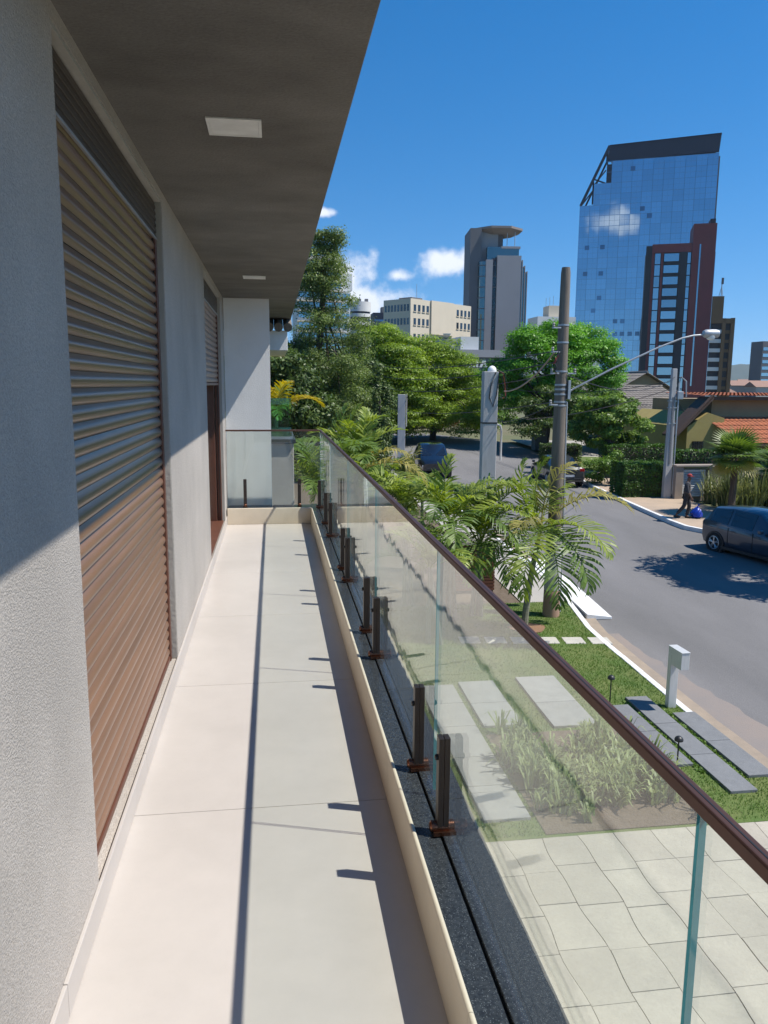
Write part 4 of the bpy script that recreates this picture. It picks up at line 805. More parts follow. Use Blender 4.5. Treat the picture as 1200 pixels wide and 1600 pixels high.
def car(name, label, P, col, loc, rz, wins, front, rear, wheels, R_=.32, spokes=5, group=None, open_door=None):
    t = thing(name, label, 'car', loc, rz, group); pt = paint(name+' paint', col); mb = MB(); rings = []
    for x, zb, zm, zt, w, wt_ in P:
        h = [(0,zb),(w*.9,zb),(w*.99,zb+.3*(zm-zb)),(w,zb+.72*(zm-zb)),(w*.975,zm),(wt_,zt-.05*(zt-zm)-.005),(wt_*.86,zt+.012),(0,zt+.035)]
        rings.append([(x,a,z) for a,z in h] + [(x,-a,z) for a,z in h[-2:0:-1]])
    n = len(rings[0])
    for r_ in rings: mb.v += r_
    for i in range(len(rings)-1):
        for k in range(n): mb.f.append((i*n+k, i*n+(k+1)%n, (i+1)*n+(k+1)%n, (i+1)*n+k)); mb.m.append(0)
    mb.f.append(tuple(range(n-1,-1,-1))); mb.m.append(0); mb.f.append(tuple((len(rings)-1)*n+k for k in range(n))); mb.m.append(0)
    body = mk('body', mb, pt, t, smooth=True)
    def pane(nm, q, k=.88, d=.012):
        q = [Vector(p) for p in q]; c = sum(q, Vector())/len(q); nrm = (q[1]-q[0]).cross(q[2]-q[1]).normalized()
        if nrm.dot(c-Vector((c.x*.3,0,.8))) < 0: nrm = -nrm
        q = [c+(p-c)*k + nrm*d for p in q]; b = [p - nrm*.02 for p in q]; m_ = len(q)
        return mk(nm, MB().add(q+b, [tuple(range(m_)), tuple(range(2*m_-1,m_-1,-1))]+[(i,m_+i,m_+(i+1)%m_,(i+1)%m_) for i in range(m_)]), M['carglass'], t)
    for i in wins:
        pane('window', [rings[i][4], rings[i+1][4], rings[i+1][5], rings[i][5]]); pane('window', [rings[i][n-4], rings[i+1][n-4], rings[i+1][n-5], rings[i][n-5]])
    for i, nm in ((front, 'windscreen'), (rear, 'rear_window')):
        pane(nm, [rings[i][5], rings[i+1][5], rings[i+1][n-5], rings[i][n-5]], .9, .035)
    L0, L1 = P[0][0], P[-1][0]
    for s in (-1, 1):
        mk('tail_lamp', MB().box(L0-.005, s*.62-.13, .78 if P is not SUVP else .9, L0+.12, s*.62+.13, .94 if P is not SUVP else 1.15), M['tail'], t, bevel=.03); mk('headlight', MB().box(L1-.22, s*.60-.14, .60, L1-.01, s*.60+.12, .72), M['lamp'], t, bevel=.03)
        mk('wing_mirror', MB().box(P[front][0]+.35, s*.98-.09, .95, P[front][0]+.47, s*.98+.06, 1.08), pt, t, bevel=.03)
        mk('sill_trim', MB().box(-1.0, s*.885-.01, .17, 1.0, s*.885+.01, .27), M['trim'], t, bevel=.004)
    mk('number_plate', MB().box(L0-.012,-.24,.52,L0+.05,.24,.63), M['plate'], t); mk('rear_bumper_strip', MB().box(L0-.008,-.6,.36,L0+.1,.6,.46), M['trim'], t, bevel=.02); mk('grille', MB().box(L1-.12,-.5,.42,L1+.008,.5,.56), M['trim'], t, bevel=.02)
    for wx in wheels:
        for s in (-1, 1):
            y0 = s*.80
            mk('wheel_arch', MB().lathe([(R_+.055,-.1),(R_+.055,.1)], 26, (wx, s*.782, R_), axis='y'), M['trim'], t)
            w_ = mk('wheel', MB().lathe([(R_*.66,-.10),(R_*.95,-.105),(R_,-.08),(R_,.08),(R_*.95,.105),(R_*.66,.10)], 26, (wx, y0, R_), axis='y'), M['tyre'], t, smooth=True)
            rm_ = MB().lathe([(R_*.66,.0),(R_*.66,.012)], 24, (wx, y0+s*.09-.006, R_), axis='y'); mk('rim_back', rm_, M['trim'], w_)
            sp = MB(); sp.lathe([(.06,0),(.06,.02)], 10, (wx, y0+s*.105-.01, R_), axis='y')
            for k in range(spokes):
                a = 2*math.pi*k/spokes+.3
                for da in (-.16, .16): sp.tube([(wx+.04*math.cos(a), y0+s*.106, R_+.04*math.sin(a)), (wx+R_*.64*math.cos(a+da), y0+s*.103, R_+R_*.64*math.sin(a+da))], .018, 5)
            sp.tube([(wx+R_*.65*math.cos(a), y0+s*.1, R_+R_*.65*math.sin(a)) for a in np.linspace(0, 2*math.pi, 25)], .014, 5, cap=False); mk('rim', sp, M['rim'], w_)
    for s in (-1, 1):
        for x in (-.75, .25): mk('door_seam', MB().box(x-.006, s*.872-.006, .3, x+.006, s*.872+.004, .9), M['trim'], t)
        for x in (-.62, .38): mk('door_handle', MB().box(x-.0, s*.875-.012, .80, x+.16, s*.875+.016, .83), pt, t, bevel=.008)
    if open_door:
        s = open_door; dk = mk('door_opening', MB().box(-1.45, s*.868-.012, .34, -.78, s*.868+.014, .93), M['trim'], t, bevel=.05)
        mk('cabin_opening', MB().xz([(-1.38,.95),(-.78,.95),(-.76,1.42),(-1.3,1.36)], s*.80-.06, s*.80+.055), M['trim'], t)
        hx, hy = -.74, s*.88; a = math.radians(62); dx, dy = -math.cos(a), s*math.sin(a); nx_, ny_ = -dy*.03, dx*.03
        def dp(u, z, o): return (hx+dx*u+nx_*o, hy+dy*u+ny_*o, z)
        lo_ = [(0,.30),(.62,.36),(.72,.62),(.72,.95),(0,.93)]; m_ = len(lo_)
        dr = mk('rear_door', MB().add([dp(u,z,-1) for u,z in lo_]+[dp(u,z,1) for u,z in lo_], [tuple(range(m_)), tuple(range(2*m_-1,m_-1,-1))]+[(i,m_+i,m_+(i+1)%m_,(i+1)%m_) for i in range(m_)]), pt, t, bevel=.012)
        fr_ = MB()
        for (u0,z0_),(u1,z1_) in (((0,.93),(.03,1.42)),((.03,1.42),(.5,1.38)),((.5,1.38),(.72,.95))): fr_.tube([dp(u0,z0_,0),dp(u1,z1_,0)], .022, 6)
        mk('window_frame', fr_, M['trim'], dr); mk('door_window', MB().add([dp(.02,.94,.2),dp(.70,.95,.2),dp(.49,1.37,.2),dp(.04,1.4,.2),dp(.02,.94,-.2),dp(.70,.95,-.2),dp(.49,1.37,-.2),dp(.04,1.4,-.2)], [(0,1,2,3),(7,6,5,4),(0,4,5,1),(1,5,6,2),(2,6,7,3),(3,7,4,0)]), M['carglass'], dr)
        mk('handle', MB().box(-.02,-.01,-.01,.12,.01,.01), pt, dr, loc=dp(.5,.84,-1.6), rot=(0,0,math.atan2(dy,dx)), bevel=.006)
    return t
def road_z(y): return g(y)-.085
car('hatchback', 'dark blue grey hatchback parked in leafy shade at the right edge', HATCH, (.035,.05,.075), (15.49, 22.33, road_z(22)), R(-77), (2,3), 4, 1, (-1.28, 1.28), .325, 5, 'cars parked along the road')
car('sedan', 'dark grey sedan parked by the hedge across the road', SEDAN, (.045,.047,.05), (14.75, 39.2, road_z(39)), R(90)-.06, (3,4), 5, 2, (-1.38, 1.38), .325, 9, 'cars parked along the road')
car('sport_utility_car', 'black tall car parked on the near side behind the slim post', SUVP, (.008,.009,.014), (8.75, 42.5, road_z(42)), R(-90)-.1, (2,3), 4, 1, (-1.3, 1.32), .36, 6, 'cars parked along the road')
car('hatchback', 'small white car beneath the lime green trees at the far bend', HATCH, (.75,.75,.75), (14.6, 77, g(77)-.12), R(-8), (2,3), 4, 1, (-1.28, 1.28), .325, 5, 'cars parked along the road')
car('sedan', 'dark blue car in the deep shade under the trees on the left', SEDAN, (.02,.03,.06), (4.3, 47.5, g(47)-.05), R(10), (3,4), 5, 2, (-1.38, 1.38), .325, 9, 'cars parked along the road')

# ------------------------------------------------------------------ person walking on the far pavement
def skin(name, joints, edges, mat, parent, sub=2):
    me = bpy.data.meshes.new(name); me.from_pydata([j[0] for j in joints], edges, []); o = put(name, me, parent)
    md = o.modifiers.new('skin', 'SKIN'); md.use_smooth_shade = True; sv = me.skin_vertices[0].data
    for v, (p, r) in zip(sv, joints): v.radius = (r, r) if not isinstance(r, tuple) else r
    sv[0].use_root = True; s2 = o.modifiers.new('subdivision', 'SUBSURF'); s2.levels = s2.render_levels = sub; me.materials.append(M[mat]); return o
M['skin'] = pm('brown skin', (.16,.085,.055), rough=.6); M['shirt'] = pm('dark grey shirt', (.05,.05,.058), (.035,.035,.042), rough=.9, scale=14, bump=.3, bscale=40); M['trousers'] = pm('dark work trousers', (.03,.03,.036), (.022,.022,.028), rough=.9, scale=14, bump=.3, bscale=40); M['cap'] = pm('red cap', (.33,.03,.025), rough=.8); M['shoe'] = pm('black shoe', (.012,.012,.012), rough=.6)
ps = thing('person', 'person in a red cap and dark clothes walking on the far pavement', 'person', (16.05, 28.3, g(28.3)+.03), R(-35))
body = [((0,0,.95),.13),((0,0,1.15),.125),((.01,0,1.36),.15),((.03,0,1.48),.06),((.05,0,1.56),.075),((.06,0,1.66),.085),
        ((0,.09,.92),.085),((.12,.10,.50),.06),((.02,.10,.10),.042),((.14,.11,.04),.035),
        ((0,-.09,.92),.085),((-.06,-.10,.50),.06),((-.34,-.10,.14),.042),((-.24,-.10,.05),.035),
        ((.01,.18,1.40),.055),((-.06,.24,1.13),.042),((.02,.26,.88),.033),((.04,.26,.79),.028),
        ((.01,-.18,1.40),.055),((.05,-.24,1.13),.042),((.17,-.25,.92),.033),((.21,-.25,.84),.028)]
be = [(0,1),(1,2),(2,3),(3,4),(4,5),(0,6),(6,7),(7,8),(8,9),(0,10),(10,11),(11,12),(12,13),(2,14),(14,15),(15,16),(16,17),(2,18),(18,19),(19,20),(20,21)]
bo = skin('body', body, be, 'skin', ps)
skin('shirt', [((0,0,.90),.155),((0,0,1.15),.145),((.01,0,1.37),.168),((.025,0,1.46),.085),((.01,.18,1.405),.072),((-.05,.235,1.16),.058),((-.02,.25,1.02),.05),((.01,-.18,1.405),.072),((.045,-.235,1.16),.058),((.10,-.245,1.03),.05)], [(0,1),(1,2),(2,3),(2,4),(4,5),(5,6),(2,7),(7,8),(8,9)], 'shirt', ps)
skin('trousers', [((0,0,.97),.145),((0,.09,.90),.105),((.12,.10,.50),.082),((.03,.10,.10),.066),((0,-.09,.90),.105),((-.06,-.10,.50),.082),((-.31,-.10,.17),.066)], [(0,1),(1,2),(2,3),(0,4),(4,5),(5,6)], 'trousers', ps)
mk('cap', MB().lathe([(.094,1.665),(.096,1.70),(.085,1.745),(.05,1.775),(.01,1.782)], 14, (.06,0,0)).box(.10,-.06,1.668,.21,.06,1.680), M['cap'], ps, smooth=True)
for x, y, z in ((.08,.105,.0), (-.32,-.10,.03)): mk('shoe', MB().box(x-.11,y-.045,z,x+.15,y+.045,z+.085), M['shoe'], ps, bevel=.03)
for s, hx, hz in ((1,.05,.74), (-1,.22,.79)):
    hm = MB(); hm.tube([(hx-.01,s*.258,hz+.08),(hx,s*.258,hz+.02)], [.026,.03], 8)
    for k in range(4): hm.tube([(hx-.024+.016*k, s*.258, hz+.03), (hx-.022+.017*k, s*.255, hz-.03-.004*(k in (1,2))), (hx-.012+.015*k, s*.247, hz-.065-.01*(k in (1,2)))], [.009,.008,.006], 5)
    hm.tube([(hx+.02,s*.25,hz+.05),(hx+.045,s*.243,hz+.02),(hx+.045,s*.24,hz-.01)], [.01,.009,.007], 5); mk('hand', hm, M['skin'], ps, smooth=True)

# ------------------------------------------------------------------ houses across the road
M['ochre'] = pm('ochre house wall', (.38,.30,.10), (.32,.25,.085), rough=.9, scale=1.5); M['tan'] = pm('tan house wall', (.33,.25,.15), (.28,.21,.13), rough=.9, scale=1.5)
M['clay'] = pm('orange clay tile', (.42,.125,.05), (.26,.085,.04), rough=.85, scale=3, detail=8, bump=.3); M['claygrey'] = pm('weathered grey tile', (.25,.22,.19), (.16,.14,.125), rough=.9, scale=3, detail=8); M['fascia'] = pm('brown fascia board', (.10,.06,.04), rough=.7)
M['darkwin'] = mirrorglass('dark window glass', (.012,.014,.016), (.35,.4,.45), f=.12, rnd=.3); M['pier'] = pm('beige pier', (.33,.27,.22), (.26,.215,.18), rough=.9, scale=2)
def tile_sheet(p0, p1, q0, q1, pitch=.21, amp=.045, rows=6):
    """barrel-tiled slope between an upper edge p0-p1 and a lower edge q0-q1, courses stepping down"""
    p0, p1, q0, q1 = map(Vector, (p0, p1, q0, q1)); mb = MB(); nU = max(2, int(round((q1-q0).length/pitch)))*6; up = (p1-p0).cross(q0-p0).normalized()
    if up.z < 0: up = -up
    for r_ in range(rows):
        o = len(mb.v)
        for e, lift in ((r_/rows, .0), ((r_+1.06)/rows, .035)):
            for i in range(nU+1):
                f = i/nU; a = p0.lerp(p1, f); b = q0.lerp(q1, f); mb.v.append(tuple(a.lerp(b, e) + up*(amp*abs(math.sin(math.pi*i/6))**.8 + lift)))
        for i in range(nU): mb.f.append((o+i, o+i+1, o+nU+2+i, o+nU+1+i)); mb.m.append(0)
    return mb
yh = thing('house', 'ochre house with an orange clay tile porch roof at the right edge', 'house', (25, 42, g(42)))
Z0 = g(42)
mk('wall', MB().box(24.6,42,Z0-.2,36,50,.10), M['tan'], yh, world=True)
mk('gable_wall', MB().xz([(23.0,Z0-.2),(25.2,Z0-.2),(25.2,-.05),(24.2,.25),(23.0,-.55)], 41.0, 49, ), M['ochre'], yh, world=True)
rf = mk('porch_roof', tile_sheet((24.15,41.6,-.02),(36,41.6,-.02),(25.4,39.2,-1.35),(36,39.2,-1.35), .25), M['clay'], yh, world=True, smooth=True); rf['kind'] = 'stuff'
mk('porch_fascia', MB().box(25.3,39.15,-1.5,36,39.3,-1.38), M['fascia'], yh, world=True)
mk('upper_wall', MB().box(24.9,41.9,-.05,36,49,.95), M['tan'], yh, world=True)
mk('upper_fascia', MB().box(24.2,41.2,.95,36,41.5,1.14), M['fascia'], yh, world=True)
rf2 = mk('upper_roof', tile_sheet((24.2,46,1.30),(36,46,1.30),(24.1,41.1,1.18),(36,41.1,1.18), .25), M['clay'], yh, world=True, smooth=True); rf2['kind'] = 'stuff'
mk('verge_board', MB().tube([(22.3,40.8,-.95),(24.3,40.8,1.2)], .11, 4), M['fascia'], yh, world=True)
mk('side_eave', MB().add([(22.2,40.7,-.98),(24.3,40.7,1.12),(24.3,42.3,1.12),(22.2,42.3,-.98),(22.2,40.7,-1.10),(24.3,40.7,1.0),(24.3,42.3,1.0),(22.2,42.3,-1.10)], [(0,1,2,3),(7,6,5,4),(0,4,5,1),(1,5,6,2),(2,6,7,3),(3,7,4,0)]), M['fascia'], yh, world=True)
wi = mk('window', MB().box(23.35,40.95,-2.35,24.0,41.0-.003,-1.35), M['darkwin'], yh, world=True)
for k in range(5): mk('bar', MB().tube([(23.42+.13*k,40.9,-2.35),(23.42+.13*k,40.9,-1.35)], .012, 6), M['black'], wi, world=True)
mk('sill', MB().box(23.3,40.85,-2.42,24.05,40.99,-2.355), M['kerb'], wi, world=True)
dw = mk('door', MB().box(26.3,41.93,Z0+.1,27.1,41.995,-1.1), M['slabpale'], yh, world=True); mk('handle', MB().tube([(26.4,41.9,-2.0),(26.4,41.9,-1.85)], .02, 6), M['steel'], dw, world=True)
for x in (25.6, 30.5): mk('porch_post', MB().box(x,39.4,Z0-.1,x+.22,39.62,-1.5), M['ochre'], yh, world=True)
# front wall of that plot: pier, louvred meter gate, low wall with planting
fw = thing('garden_wall', 'beige garden wall with capped piers behind the walking person', 'wall', (20, 33, g(33)))
mk('pier', MB().box(17.98,32.75,g(33)-.1,18.35,33.1,-1.9), M['pier'], fw, world=True, bevel=.01); mk('pier', MB().box(19.55,32.3,g(33)-.1,19.95,32.7,-1.85), M['pier'], fw, world=True, bevel=.01)
mk('wall_panel', MB().box(18.35,32.95,g(33)-.1,27.5,33.15,-2.0), M['pier'], fw, world=True); mk('coping', MB().box(17.95,32.7,-1.899,20.0,33.2,-1.82), M['pier'], fw, world=True, bevel=.01)
lg = thing('louvred_gate', 'white louvred metal gate set in the beige wall behind the person', 'gate', (18.9, 32.85, g(33)))
mk('frame', MB().box(18.38,32.86,g(33)+.12,18.45,32.92,-2.05).box(19.40,32.86,g(33)+.12,19.47,32.92,-2.05).box(18.45,32.86,-2.12,19.40,32.92,-2.05).box(18.45,32.86,g(33)+.12,19.40,32.92,g(33)+.2), M['kerb'], lg, world=True)
for k in range(14):
    z = g(33)+.22+k*.077; mk('louvre', MB().add([(18.46,32.86,z),(19.39,32.86,z),(19.39,32.90,z+.05),(18.46,32.90,z+.05),(18.46,32.87,z-.006),(19.39,32.87,z-.006),(19.39,32.91,z+.044),(18.46,32.91,z+.044)], [(0,1,2,3),(7,6,5,4),(0,4,5,1),(1,5,6,2),(2,6,7,3),(3,7,4,0)]), M['kerb'], lg, world=True)
tag(tufts(18.7, 24.5, 29.6, 31.6, 420, 1.75, .75, .022, 'leafreed', 'reed_grass', 10, .35, .03), 'tall pale reed grass along the pavement behind the hatchback', 'grass', kind='stuff')
def fan_palm(label, x, y, zc_):
    t = thing('fan_palm', label, 'palm', (x, y, g(y))); H = zc_-g(y)
    mb = MB(); mb.tube([(0,0,-.05),(.02,0,H*.5),(0,0,H)], [.15,.13,.14], 9); mk('trunk', mb, M['bark'], t, smooth=True)
    lm = MB()
    lm.tube([(0,0,0),(.45,0,.02)], .012, 5)
    for k in range(22):
        a = R(-105+210*k/21); L_ = .85*(1-.12*abs(k-10.5)/10); d = Vector((math.cos(a), math.sin(a), .12)); s = Vector((-math.sin(a), math.cos(a), 0))*.036; b = Vector((.45,0,.02)); e = b+d*L_*.6; e2 = b+d*L_+Vector((0,0,-.12))
        lm.add([b-s*.3,b+s*.3,e+s,e-s,e2], [(0,1,2,3),(3,2,4)])
    me = lm.mesh('fan_leaf', M['leafpalmdark']); me2 = me.copy(); me2.materials.clear(); me2.materials.append(M['leafpalmdry'])
    for k in range(26):
        el = 76-118*(k/25); put('fan_leaf', me2 if k > 21 else me, t, loc=(0,0,H), rot=(0, -R(el+rng.uniform(-8,8)), R(137.5*k)), scale=(rng.uniform(.9,1.15),)*3)
fan_palm('fan palm with stiff pleated leaves in front of the ochre house', 18.35, 28.9, -1.12)
fan_palm('second fan palm at the right edge, low among the reeds', 21.6, 30.5, -1.9)
def gabled(label, x0, x1, y0, y1, zw, zr, roofmat, wallmat, axis='x', eave=.5):
    t = thing('house', label, 'house', ((x0+x1)/2, (y0+y1)/2, g(y0)), group='roofs behind the hedge'); mk('wall', MB().box(x0,y0,g(y0)-.2,x1,y1,zw), M[wallmat], t, world=True)
    ym, xm = (y0+y1)/2, (x0+x1)/2
    if axis == 'x':
        r_ = mk('roof', tile_sheet((x0-eave,ym,zr),(x1+eave,ym,zr),(x0-eave,y0-eave,zw-.1),(x1+eave,y0-eave,zw-.1), .3, .05, 8), M[roofmat], t, world=True, smooth=True); mk('gable', MB().yz([(y0,zw),(y1,zw),(ym,zr-.05)], x0, x1), M[wallmat], t, world=True)
        mk('roof', tile_sheet((x0-eave,ym,zr),(x1+eave,ym,zr),(x0-eave,y1+eave,zw-.1),(x1+eave,y1+eave,zw-.1), .3, .05, 4), M[roofmat], t, world=True, smooth=True)
    else:
        mk('gable', MB().xz([(x0,zw),(x1,zw),(xm,zr-.08)], y0, y1), M[wallmat], t, world=True)
        for s, xe in ((-1, x0-eave), (1, x1+eave)): mk('roof', tile_sheet((xm,y0-eave,zr),(xm,y1,zr),(xe,y0-eave,zw-.2),(xe,y1,zw-.2), .3, .05, 6), M[roofmat], t, world=True, smooth=True)
    mk('ridge_cap', MB().tube([(x0-eave,ym,zr+.05),(x1+eave,ym,zr+.05)] if axis == 'x' else [(xm,y0-eave,zr+.05),(xm,y1,zr+.05)], .12, 8), M[roofmat], t, world=True)
    for k in range(2): mk('window', MB().box(x0+(x1-x0)*(.2+.4*k), y0-.03, zw-1.6, x0+(x1-x0)*(.4+.4*k), y0-.002, zw-.5), M['darkwin'], t, world=True)
    return t
gabled('beige gabled house end above the garden tree', 33.8, 39.4, 74, 84, 1.35, 3.05, 'claygrey', 'tan', 'y', .6)
gabled('grey tiled roof house left of the grey pole', 29.2, 32.8, 60, 68, .45, 1.65, 'claygrey', 'fascia')
gabled('dark carport roof house behind the grey pole', 24.2, 27.4, 50, 56, -.3, .35, 'claygrey', 'fascia')
dh = thing('satellite_dish', 'small pale satellite dish on the grey tiled roof', 'dish', (33.3, 62, 1.1))
mk('bowl', MB().lathe([(.02,.12),(.2,.09),(.34,.0),(.36,.0),(.2,.12),(.02,.15)], 16, axis='y'), M['kerb'], dh, smooth=True, rot=(R(25),0,R(20)), loc=(0,0,.55)); mk('mast', MB().tube([(0,.05,-.8),(0,.05,.55)], .03, 6), M['steel'], dh)
dv = thing('driveway_pillar', 'dark gate pillar beside the driveway behind the concrete post', 'pillar', (19.3, 55, g(55)))
mk('shaft', MB().box(-.45,-.4,-.1,.45,.4,2.9), M['slabgrey'], dv, bevel=.02); mk('cap', MB().box(-.5,-.45,2.9,.5,.45,3.0), M['slabgrey'], dv, bevel=.02)

# ------------------------------------------------------------------ office towers and the town behind
ZB = -4.0
M['curtain'] = mirrorglass('blue curtain wall glass', (.03,.07,.12), (.50,.62,.74), rough=.02, f=.68, rnd=.07); M['navy'] = pm('navy cladding', (.006,.012,.032), rough=.5, scale=.2); M['mullion'] = mirrorglass('mullion', (.08,.14,.21), (.40,.52,.64), rough=.15, f=.55, rnd=0); M['winopen'] = mirrorglass('open vent pane', (.02,.04,.08), (.28,.40,.55), f=.4, rnd=.3)
M['oxblood'] = pm('oxblood cladding', (.20,.042,.04), (.165,.038,.036), rough=.6, scale=.3); M['bluepane'] = mirrorglass('pale blue pane', (.05,.09,.12), (.62,.72,.80), f=.5, rnd=.15); M['charcoal'] = pm('charcoal cladding', (.028,.027,.032), rough=.6, scale=.3)
M['stonegrey'] = pm('grey cladding', (.29,.28,.295), (.265,.258,.27), rough=.7, scale=.1); M['stonedark'] = pm('dark grey cladding', (.13,.13,.14), rough=.7, scale=.1); M['teal'] = mirrorglass('teal glass', (.03,.06,.065), (.28,.42,.44), f=.35, rnd=.12); M['pad'] = pm('helipad concrete', (.24,.20,.18), rough=.8, scale=.2)
M['beige'] = pm('beige office cladding', (.60,.52,.40), (.55,.48,.37), rough=.8, scale=.2); M['brownstone'] = pm('brown cladding', (.16,.095,.04), (.13,.08,.035), rough=.8, scale=.2); M['offwhite'] = pm('off white render', (.68,.68,.66), rough=.8, scale=.2); M['paleblue'] = mirrorglass('pale balcony glass', (.10,.17,.2), (.6,.72,.78), f=.4, rnd=.2)
unit = MB().box(0,0,0,1,1,1).mesh('pane', M['curtain'])
UN = {}
def unit_mesh(nm, mat):
    if (nm, mat) not in UN: UN[nm, mat] = MB().box(0,0,0,1,1,1).mesh(nm, M[mat])
    return UN[nm, mat]
def ub(nm, mat, parent, x0, y0, z0, x1, y1, z1, rot=None): return put(nm, unit_mesh(nm, mat), parent, loc=(x0,y0,z0), scale=(x1-x0,y1-y0,z1-z0), rot=rot)
# blue glass tower
tw = thing('glass_tower', 'tall blue mirrored glass office tower with a slanted dark crown', 'tower', (118.58, 301.9, ZB), R(-25.85)); Wd = 48.6
def top_at(x): return 74.8 if x < 4.8 else (82.1 if x < 9.1 else (89.6 if x < 30 else 90.0))
mk('core', MB().prism([(.3,.45),(Wd-.3,.45),(Wd-.3,30),(.3,30)], 0, 74).prism([(9.3,.5),(Wd-.4,.5),(Wd-.4,29),(9.3,29)], 74, 89), M['navy'], tw)
nf, nc = 23, 13; fh = 90.0/nf; cw = Wd/nc; k = 0
for f in range(nf):
    for c in range(nc):
        x0, x1, z0, z1 = c*cw, (c+1)*cw, f*fh, (f+1)*fh; xm = x0+.02
        if z1 > top_at(x0+1.5)+.5: continue
        x0 = max(x0, 0 if z1 < 75.2 else (4.9 if z1 < 82.6 else 9.2)); 
        if x1-x0 < .5: continue
        ub('pane', 'curtain', tw, x0+.06, .1+rng.uniform(-.03,.03), z0+.06, x1-.06, .4, z1-.06, (rng.gauss(0,.0016), 0, rng.gauss(0,.0016)))
mu = MB()
for c in range(nc*2+1):
    x = c*cw/2; zt = top_at(min(x, Wd-1)); mu.box(x-.035,.02,0,x+.035,.35,zt)
for f in range(nf*2+1):
    z = f*fh/2; xs_ = 0 if z < 74.9 else (4.9 if z < 82.2 else 9.2); mu.box(xs_,.04,z-(.07 if f % 2 == 0 else .025),Wd,.34,z+(.07 if f % 2 == 0 else .025))
tag(mk('mullion_grid', mu, M['mullion'], tw), kind='stuff')
for x, z in ((2.5,58),(8.3,58),(2.3,48.2),(8.2,48.2),(8,39),(6,34.2),(14.5,30),(17.2,30),(11,25.2),(14.7,25.2),(17.3,25.2),(20.2,25.2),(23,25.2),(18,86.5-.5),(25,68.7),(22.2,71.4),(24.8,68.7)): ub('vent_window', 'winopen', tw, x, -.12, z, x+1.7, .08, z+1.6)
mk('side_fin', MB().prism([(Wd,.2),(Wd+.5,.5),(Wd+.5,30),(Wd,30)], 0, 89), M['navy'], tw)
cr = mk('crown', MB().xz([(9.6,90.05),(30,90.4),(Wd,90.6),(Wd+.5,97.0),(9.9,95.9)], .3, 1.5), M['navy'], tw)
mk('crown_roof', MB().add([(9.9,.3,95.9),(Wd+.5,.3,97.0),(Wd+.5,28,97.0),(9.9,28,95.9),(9.9,.3,95.3),(Wd+.5,.3,96.4),(Wd+.5,28,96.4),(9.9,28,95.3)], [(0,1,2,3),(7,6,5,4),(0,4,5,1),(1,5,6,2),(2,6,7,3),(3,7,4,0)]), M['navy'], tw)
for (a, b, r_) in (((.2,.6,74.5),(9.9,.6,95.6),.75), ((4.6,.6,74.8),(4.6,.6,83),.3), ((.8,.6,75),(4.6,.6,80),.3), ((5,.6,82),(9.0,.6,87),.3), ((4.8,.6,84),(9.2,.6,82.2),.3), ((9.3,.6,89),(9.3,.6,94.6),.4), ((10,.6,90.5),(13,.6,95.6),.35), ((.2,12,74.5),(9.9,12,95.6),.5)): mk('truss_bar', MB().tube([a, b], r_, 4), M['navy'], tw)
ub('plant_room', 'stonedark', tw, 36, 2.2, 89.8, 47.5, 14, 95)
# oxblood and charcoal tower in front of it
rt = thing('office_tower', 'dark red and charcoal office tower in front of the glass tower', 'tower', (101.2, 206, ZB), R(-24))
rt.scale = (.95, 1, 1)
ub('core', 'charcoal', rt, -.8, .3, 0, 17.2, 12, 42.0); ub('frame_column', 'charcoal', rt, -1.0, -.5, 0, .6, .29, 43.0); ub('frame_column', 'oxblood', rt, .62, -.2, 0, 1.35, .28, 42.2)
ub('top_beam', 'oxblood', rt, .62, -.45, 41.2, 11.1, .27, 43.4)
ub('stair_tower', 'oxblood', rt, 11.2, -.6, 0, 17.25, 9, 48.2); ub('lift_house', 'charcoal', rt, 15.6, 1, 48.2, 17.0, 6, 49.6); ub('slot_glazing', 'bluepane', rt, 13.05, -.68, 6, 13.45, -.61, 43)
ub('red_strip', 'oxblood', rt, 3.15, -.25, 0, 3.75, .26, 41.2); ub('dark_column', 'charcoal', rt, 8.1, -.5, 0, 10.0, .25, 41.2); ub('side_slit', 'bluepane', rt, 17.26, .2, 4, 17.45, .9, 41)
for k in range(13):
    z = 2.2+k*3.0; ub('glazed_strip', 'bluepane', rt, 1.5, -.08, z+.1, 2.95, .2, z+2.85); ub('window', 'bluepane', rt, 3.95, -.05, z+.75, 7.9, .2, z+2.75); ub('spandrel', 'charcoal', rt, 3.85, -.3, z-.1, 8.0, -.1, z+.55); ub('glazed_strip', 'bluepane', rt, 10.15, -.08, z+.1, 11.0, .2, z+2.85)
# brown block with an antenna
bb = thing('apartment_block', 'brown block with stacked balconies and a roof antenna behind the street lamp', 'building', (141.65, 242, ZB), R(-15))
ub('core', 'charcoal', bb, -2, .4, 0, 7.0, 12, 27.6); ub('roof_house', 'brownstone', bb, -2, .2, 27.6, 3.4, 8, 34.8); ub('pier', 'brownstone', bb, 3.2, -.5, 0, 4.3, .39, 27.8); ub('pier', 'brownstone', bb, 5.9, -.5, 0, 7.1, .38, 27.9); ub('parapet', 'brownstone', bb, -2, -.5, 26.2, 7.05, .37, 27.75)
for k in range(8): ub('balcony', 'offwhite', bb, -1.6, -.45, 2+k*3.0, 3.1, .3, 3.2+k*3.0); ub('balcony', 'brownstone', bb, 4.4, -.3, 2+k*3.0, 5.8, .3, 3.0+k*3.0)
an = mk('antenna', MB().tube([(2.6,1,34.8),(2.6,1,40.5)], .16, 6).tube([(1.9,1,34.8),(2.6,1,38)], .1, 5).tube([(3.1,1,34.8),(2.6,1,38)], .1, 5), M['steel'], bb)
for a in range(3): mk('panel_antenna', MB().box(2.3+.25*a,.6,38.6,2.5+.25*a,.8,40.6), M['stonedark'], an)
